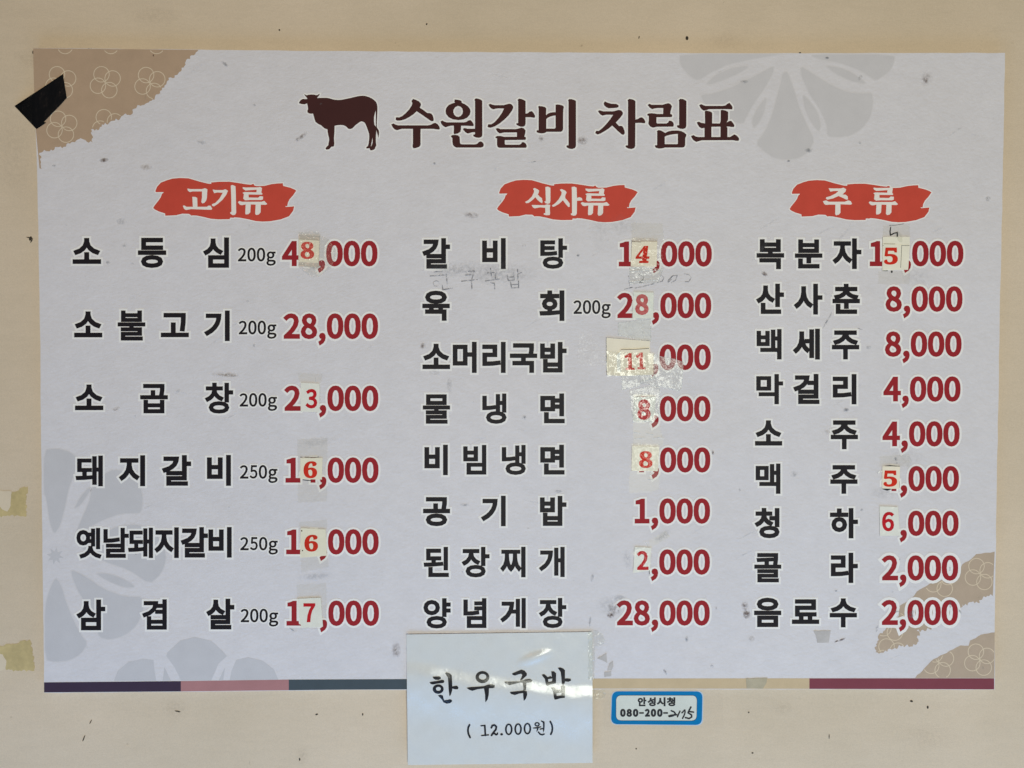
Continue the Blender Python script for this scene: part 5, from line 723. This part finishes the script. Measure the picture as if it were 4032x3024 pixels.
# ------------------------------------------------------------------ torn scraps
def scrap(label, polys, mk='scrap', d=.0004):
    c = np.mean(polys[0], 0); o = thing("tape_scrap", c, d, label, "tape scrap")
    slab("film", [out(jag(p, .8, 8, 2)) for p in polys], d, d + .00012, M[mk], o); return o
z8 = lambda p: Z(3.16, 2250, 2340, p)
scrap("grey triangular tape scrap right of the white notice", [z8([(320, 800), (435, 735), (445, 855), (390, 825)])])
scrap("grey pointed tape scrap below the triangular one right of the white notice", [z8([(450, 950), (470, 870), (515, 830), (522, 900), (500, 945)])])
scrap("small grey tape scrap just above the cream strip", [z8([(410, 975), (495, 958), (495, 1020), (410, 1030)])])
scrap("torn grey tape remnant under the last dish name of the right column", [Z(2.212, 2900, 2140, [(670, 762), (820, 760), (805, 862), (705, 866), (690, 800)])])
scrap("brown paper-tape square on the cream strip", [[(2937, 2672), (3022, 2669), (3018, 2690), (3004, 2711), (2940, 2711)]], 'scrap_tan')

# ------------------------------------------------------------------ black tape
o = thing("black_tape", (150, 400), .0012, "crooked piece of glossy black tape holding the upper left corner of the board", "black tape")
bt = R1([(93, 438), (405, 232), (430, 385), (395, 425), (283, 540), (298, 545), (235, 587), (228, 580)])
def btd(x, y): return .0011 if x > 131 else .0011 - .0088 * min(1, (131 - x) / 55)
v, t = fill([out(bt)], [(x + .3, y + .2) for x in range(64, 262, 7) for y in range(292, 506, 7) if inside(bt, x, y)])
Vb = Pn(v, [btd(x, y) for x, y in v]); fb = facing(Vb, t); link_mesh("tape_strip", Vb, fb, M['black_tape'], o, smooth_=True)

# ------------------------------------------------------------------ paper notice
nt_ = thing("paper_notice", (1968, 2750), .001, "white film-covered paper notice with brush lettering, taped over the bottom edge of the board", "paper notice")
NC = [(1600, 2498), (2333, 2488), (2333, 3004), (1606, 3012)]
def band(x): return np.interp(x, [1590, 1700, 1800, 1950, 2100, 2230, 2340], [2622, 2634, 2662, 2682, 2700, 2718, 2722])
def ncurve(x, y):
    """distance of the sheet from the board plane: bulges over the board's lower edge, then falls back to the wall"""
    d = .0020; c = band(x)
    t = (y - (c - 30)) / 66.0
    d += .0023 * (0 if t < 0 else (t * t * (3 - 2 * t) if t < 1 else 1))
    if y > c + 36:
        s = min(1, (y - c - 36) / 190.0); d -= .0062 * (s * s * (3 - 2 * s))
    r = ((x - 2105 + (y - 2590) * 1.4) / 62) ** 2 + ((y - 2590) / 40) ** 2
    if r < 1: d += .0021 * (1 - r) ** 2
    d += .00025 * math.sin(x * .021 + 1) * math.sin(y * .017 + x * .006) + .00012 * math.sin(x * .055) * math.sin(y * .06 + 2)
    d += .0006 * max(0, 1 - (y - 2490) / 120) * max(0, 1 - (x - 1590) / 300)
    return d
def npatch(name, d, mat, parent, nx=110, ny=84, inset=0.0, rim=True, corners=NC):
    V = []; 
    for j in range(ny + 1):
        for i in range(nx + 1):
            a, b_ = i / nx, j / ny
            a = inset + a * (1 - 2 * inset); b_ = inset + b_ * (1 - 2 * inset)
            x = (corners[0][0] * (1 - a) + corners[1][0] * a) * (1 - b_) + (corners[3][0] * (1 - a) + corners[2][0] * a) * b_
            y = (corners[0][1] * (1 - a) + corners[1][1] * a) * (1 - b_) + (corners[3][1] * (1 - a) + corners[2][1] * a) * b_
            V.append(P(x, y, ncurve(x, y) + d))
    F = [(j * (nx + 1) + i, (j + 1) * (nx + 1) + i, (j + 1) * (nx + 1) + i + 1, j * (nx + 1) + i + 1) for j in range(ny) for i in range(nx)]
    return link_mesh(name, V, F, mat, parent, smooth_=True)
npatch("paper", 0, M['notice'], nt_)
zn = lambda p: Z(3.6867, 1680, 2600, p)
NP = []
def nadd(o_, h=()):
    for p in o_: NP.append(out(zn(p)))
    for p in h: NP.append(hole(zn(p)))
nadd([[(88, 238), (130, 235), (180, 232), (205, 245), (205, 270), (170, 285), (125, 282), (95, 262)], [(40, 318), (90, 308), (160, 298), (220, 283), (250, 290), (258, 315), (240, 330), (160, 338), (90, 352), (60, 345)], ell(167, 418, 80, 69),
      [(265, 185), (290, 175), (335, 190), (365, 220), (370, 300), (372, 380), (410, 372), (440, 370), (462, 390), (455, 420), (420, 422), (372, 410), (370, 440), (355, 490), (335, 525), (328, 500), (318, 420), (312, 300), (308, 250), (285, 215)],
      [(163, 510), (200, 500), (235, 510), (245, 550), (255, 580), (300, 575), (340, 565), (368, 578), (368, 600), (340, 622), (290, 630), (245, 612), (220, 570), (185, 535)], ell(810, 245, 101, 88),
      [(578, 400), (620, 390), (740, 382), (830, 375), (890, 352), (950, 348), (990, 365), (985, 395), (960, 405), (840, 408), (740, 420), (665, 443), (620, 430)], [(830, 400), (905, 400), (902, 500), (885, 570), (855, 610), (850, 590), (848, 500)],
      [(1240, 190), (1300, 165), (1375, 135), (1420, 150), (1455, 190), (1455, 220), (1410, 260), (1380, 290), (1350, 298), (1370, 260), (1390, 215), (1370, 195), (1330, 205), (1280, 222), (1245, 210)],
      [(1125, 310), (1200, 310), (1350, 305), (1440, 275), (1500, 270), (1532, 290), (1528, 318), (1480, 325), (1350, 325), (1270, 345), (1200, 362), (1145, 335)], [(1395, 320), (1450, 320), (1440, 435), (1405, 440), (1400, 380)],
      [(1205, 460), (1300, 450), (1400, 438), (1455, 450), (1460, 500), (1440, 560), (1410, 590), (1405, 560), (1400, 500), (1400, 475), (1340, 485), (1280, 505), (1225, 490)],
      [(1670, 210), (1705, 200), (1740, 225), (1755, 245), (1800, 228), (1815, 245), (1812, 190), (1805, 160), (1850, 160), (1880, 190), (1878, 300), (1875, 335), (1800, 352), (1745, 372), (1728, 340), (1715, 270), (1685, 235)],
      [(1902, 110), (1940, 103), (1985, 120), (2008, 145), (2008, 265), (2050, 262), (2090, 268), (2098, 295), (2060, 312), (2008, 308), (2000, 340), (1980, 365), (1962, 340), (1955, 250), (1945, 170)],
      [(1805, 400), (1850, 392), (1880, 430), (1940, 425), (1950, 440), (1945, 375), (1990, 365), (2012, 385), (2010, 480), (2005, 545), (1940, 552), (1880, 570), (1855, 570), (1845, 530), (1835, 450)]],
     [ell(170, 415, 36, 29, 16), ell(812, 240, 55, 43, 16), [(1762, 275), (1768, 315), (1820, 305), (1825, 265)], [(1885, 480), (1888, 520), (1955, 510), (1960, 470)]])
grid = lambda x0, x1, y0, y1, s=7: [(x + .37, y + .21) for x in range(x0, x1, s) for y in range(y0, y1, s)]
for gi, (ga, gb) in enumerate(((1600, 1815), (1815, 1965), (1965, 2110), (2110, 2300))):
    flat("brush_letter", [p for p in NP if ga < np.mean(p, 0)[0] < gb], .00025, M['notice_black'], nt_, dfun=ncurve, steiner=grid(ga, gb, 2628, 2772))
zp = lambda p: Z(5.821, 1820, 2820, p); PP = []
def pst(pts, w): PP.extend(stroke(zp(pts), [x * 1.12 / 5.821 for x in w] if isinstance(w, list) else w * 1.12 / 5.821))
pst([(168, 200), (138, 260), (130, 330), (143, 410), (180, 488)], 40); pst([(432, 220), (520, 215)], 28); pst([(518, 215), (530, 440)], 38); pst([(445, 445), (600, 430)], 28)
pst([(668, 265), (690, 215), (740, 203), (782, 240), (772, 305), (715, 375), (672, 440)], 40); pst([(680, 412), (740, 395), (775, 425), (805, 412), (808, 385)], [34, 36, 40, 34, 28])
for cx, cy in ((1067, 303), (1281, 297), (1494, 286)): PP += [out(zp(ell(cx, cy, 88, 135))), hole(zp(ell(cx, cy, 45, 97)))]
PP += [out(zp(ell(903, 417, 33, 27, 14))), out(zp(ell(1717, 187, 64, 52, 18))), hole(zp(ell(1717, 187, 28, 21, 12)))]
pst([(1630, 273), (1700, 268), (1800, 245)], [20, 32, 24]); pst([(1737, 262), (1725, 310), (1705, 352)], [34, 30, 10]); pst([(1785, 298), (1860, 282)], 26); pst([(1815, 112), (1868, 140), (1872, 230), (1866, 310), (1858, 370)], [24, 38, 34, 32, 8]); pst([(1745, 365), (1785, 412), (1830, 428), (1878, 410)], [30, 34, 32, 30])
pst([(2018, 125), (2055, 195), (2067, 270), (2060, 350), (2030, 415)], 38)
for sub in split_x(PP): flat("price_letter", sub, .00025, M['notice_black'], nt_, dfun=ncurve, steiner=grid(1832, 2180, 2834, 2908))
npatch("clear_film", .0006, M['laminate'], nt_)
# side tape of the notice
tp = Z(2.458, 1550, 2450, [(1880, 85), (1975, 78), (2015, 110), (2045, 170), (2040, 210), (1950, 245), (1945, 560), (1885, 560)])
flat("side_tape", [out(jag(tp, 1.5, 9, 3))], .0009, M['tape_crinkled'], nt_, dfun=lambda x, y: ncurve(min(x, 2333), y) if x < 2338 else .0006)
tp = Z(2.458, 1550, 2450, [(1935, 655), (2040, 648), (2055, 700), (2020, 745), (1940, 750)])
flat("side_tape", [out(jag(tp, 1.5, 9, 3))], -.0080, M['tape_crinkled'], nt_, dfun=lambda x, y: .0006 * math.sin(x * .2) * math.sin(y * .17))
tp = Z(2.458, 1550, 2450, [(1945, 820), (2030, 815), (2060, 1060), (1950, 1060)])

# ------------------------------------------------------------------ phone number sticker
ps = thing("phone_sticker", (2585, 2790), -.009, "blue bordered phone number sticker on the wall under the board", "sticker")
zs = lambda p: Z(5.53, 2390, 2710, p)
def rr(c, r, n=6):
    """rounded quadrilateral from 4 corners"""
    res = []
    for i in range(4):
        p = np.array(c[i], float); a = np.array(c[i - 1], float); b_ = np.array(c[(i + 1) % 4], float)
        ua = (a - p) / np.linalg.norm(a - p); ub = (b_ - p) / np.linalg.norm(b_ - p); s = p + ua * r; e = p + ub * r
        for k in range(n + 1):
            t = k / n; res.append(tuple((1 - t) ** 2 * s + 2 * t * (1 - t) * (p + (ua + ub) * r * .06) + t * t * e))
    return res
DS = -WY + .0004
slab("clear_rim", [out(zs(rr([(98, 62), (2100, 58), (2088, 812), (78, 792)], 120)))], -WY + .0001, DS, M['rim'], ps)
slab("border", [out(zs(rr([(112, 68), (2082, 70), (2066, 800), (88, 782)], 130)))], DS, DS + .0002, M['blue'], ps)
flat("inner_line", [out(zs(rr([(194, 148), (1966, 152), (1958, 715), (190, 705)], 110)))], DS + .00024, M['marker'], ps)
slab("face", [out(zs(rr([(203, 158), (1957, 160), (1948, 703), (200, 698)], 100)))], DS + .00026, DS + .0003, M['sticker_face'], ps)
pol = []
for ch, x0, x1 in (("안", 668, 858), ("성", 880, 1064), ("시", 1080, 1275), ("청", 1298, 1490)):
    a = zs([(x0, 196)])[0]; b_ = zs([(x1, 392)])[0]; flat("office_letter", place(glyph(ch, 19), *a, *b_), DS + .00036, M['marker'], ps)
pol = []
for ch, x0, x1, y0, y1 in (("0", 286, 407, 448, 624), ("8", 423, 546, 448, 624), ("0", 563, 684, 448, 624), ("-", 700, 803, 520, 556), ("2", 820, 936, 448, 620), ("0", 953, 1072, 448, 624), ("0", 1090, 1211, 448, 624), ("-", 1224, 1328, 520, 556)):
    a = zs([(x0, y0)])[0]; b_ = zs([(x1, y1)])[0]; flat("phone_digit", place(glyph(ch, 27 if ch != "-" else 8), *a, *b_), DS + .00036, M['marker'], ps)
pol = []
for s, w in (([(1400, 490), (1460, 515), (1492, 555), (1440, 600), (1360, 618), (1345, 605), (1400, 588), (1520, 578)], 34), ([(1590, 500), (1560, 560), (1535, 622)], 32), ([(1632, 535), (1695, 472), (1702, 520), (1680, 590), (1645, 655)], 32), ([(1828, 410), (1790, 480), (1765, 535), (1840, 580), (1845, 625), (1790, 660), (1708, 640)], 36), ([(1800, 508), (1885, 520)], 34)):
    pol += stroke(zs(s), w / 5.53)
flat("handwritten_number", pol, DS + .00042, M['marker'], ps)["kind"] = "stuff"
flat("clear_film", [out(jag([(2372, 2716), (2842, 2712), (2850, 2868), (2378, 2872)], 1.5, 20, 2))], DS + .0010, M['tape_clear'], ps)

# ------------------------------------------------------------------ old tape residue on the wall
def residue(label, base, tear):
    c = np.mean(base, 0); o = thing("tape_residue", c, -WY, label, "tape residue")
    slab("residue_film", [out(jag(base, 4.5, 6, 4))], -WY + .0001, -WY + .00035, M['residue'], o)
    flat("torn_paper", [out(jag(tear, 1.5, 8, 4))], -WY + .00042, M['tear'], o)
residue("upper yellowed tape residue with a torn paper tongue at the left edge", R4([(-20, 480), (60, 470), (150, 435), (143, 500), (140, 600), (60, 595), (-20, 600)]), R4([(-20, 455), (62, 462), (58, 540), (40, 572), (10, 560), (-20, 520)]))
residue("lower yellowed tape residue with rubbed paper fibres at the left edge", R4([(-20, 1305), (60, 1295), (160, 1270), (178, 1330), (186, 1440), (100, 1440), (20, 1432), (-20, 1400)]), R4([(-20, 1340), (15, 1350), (34, 1385), (30, 1430), (5, 1442), (-20, 1430)]))
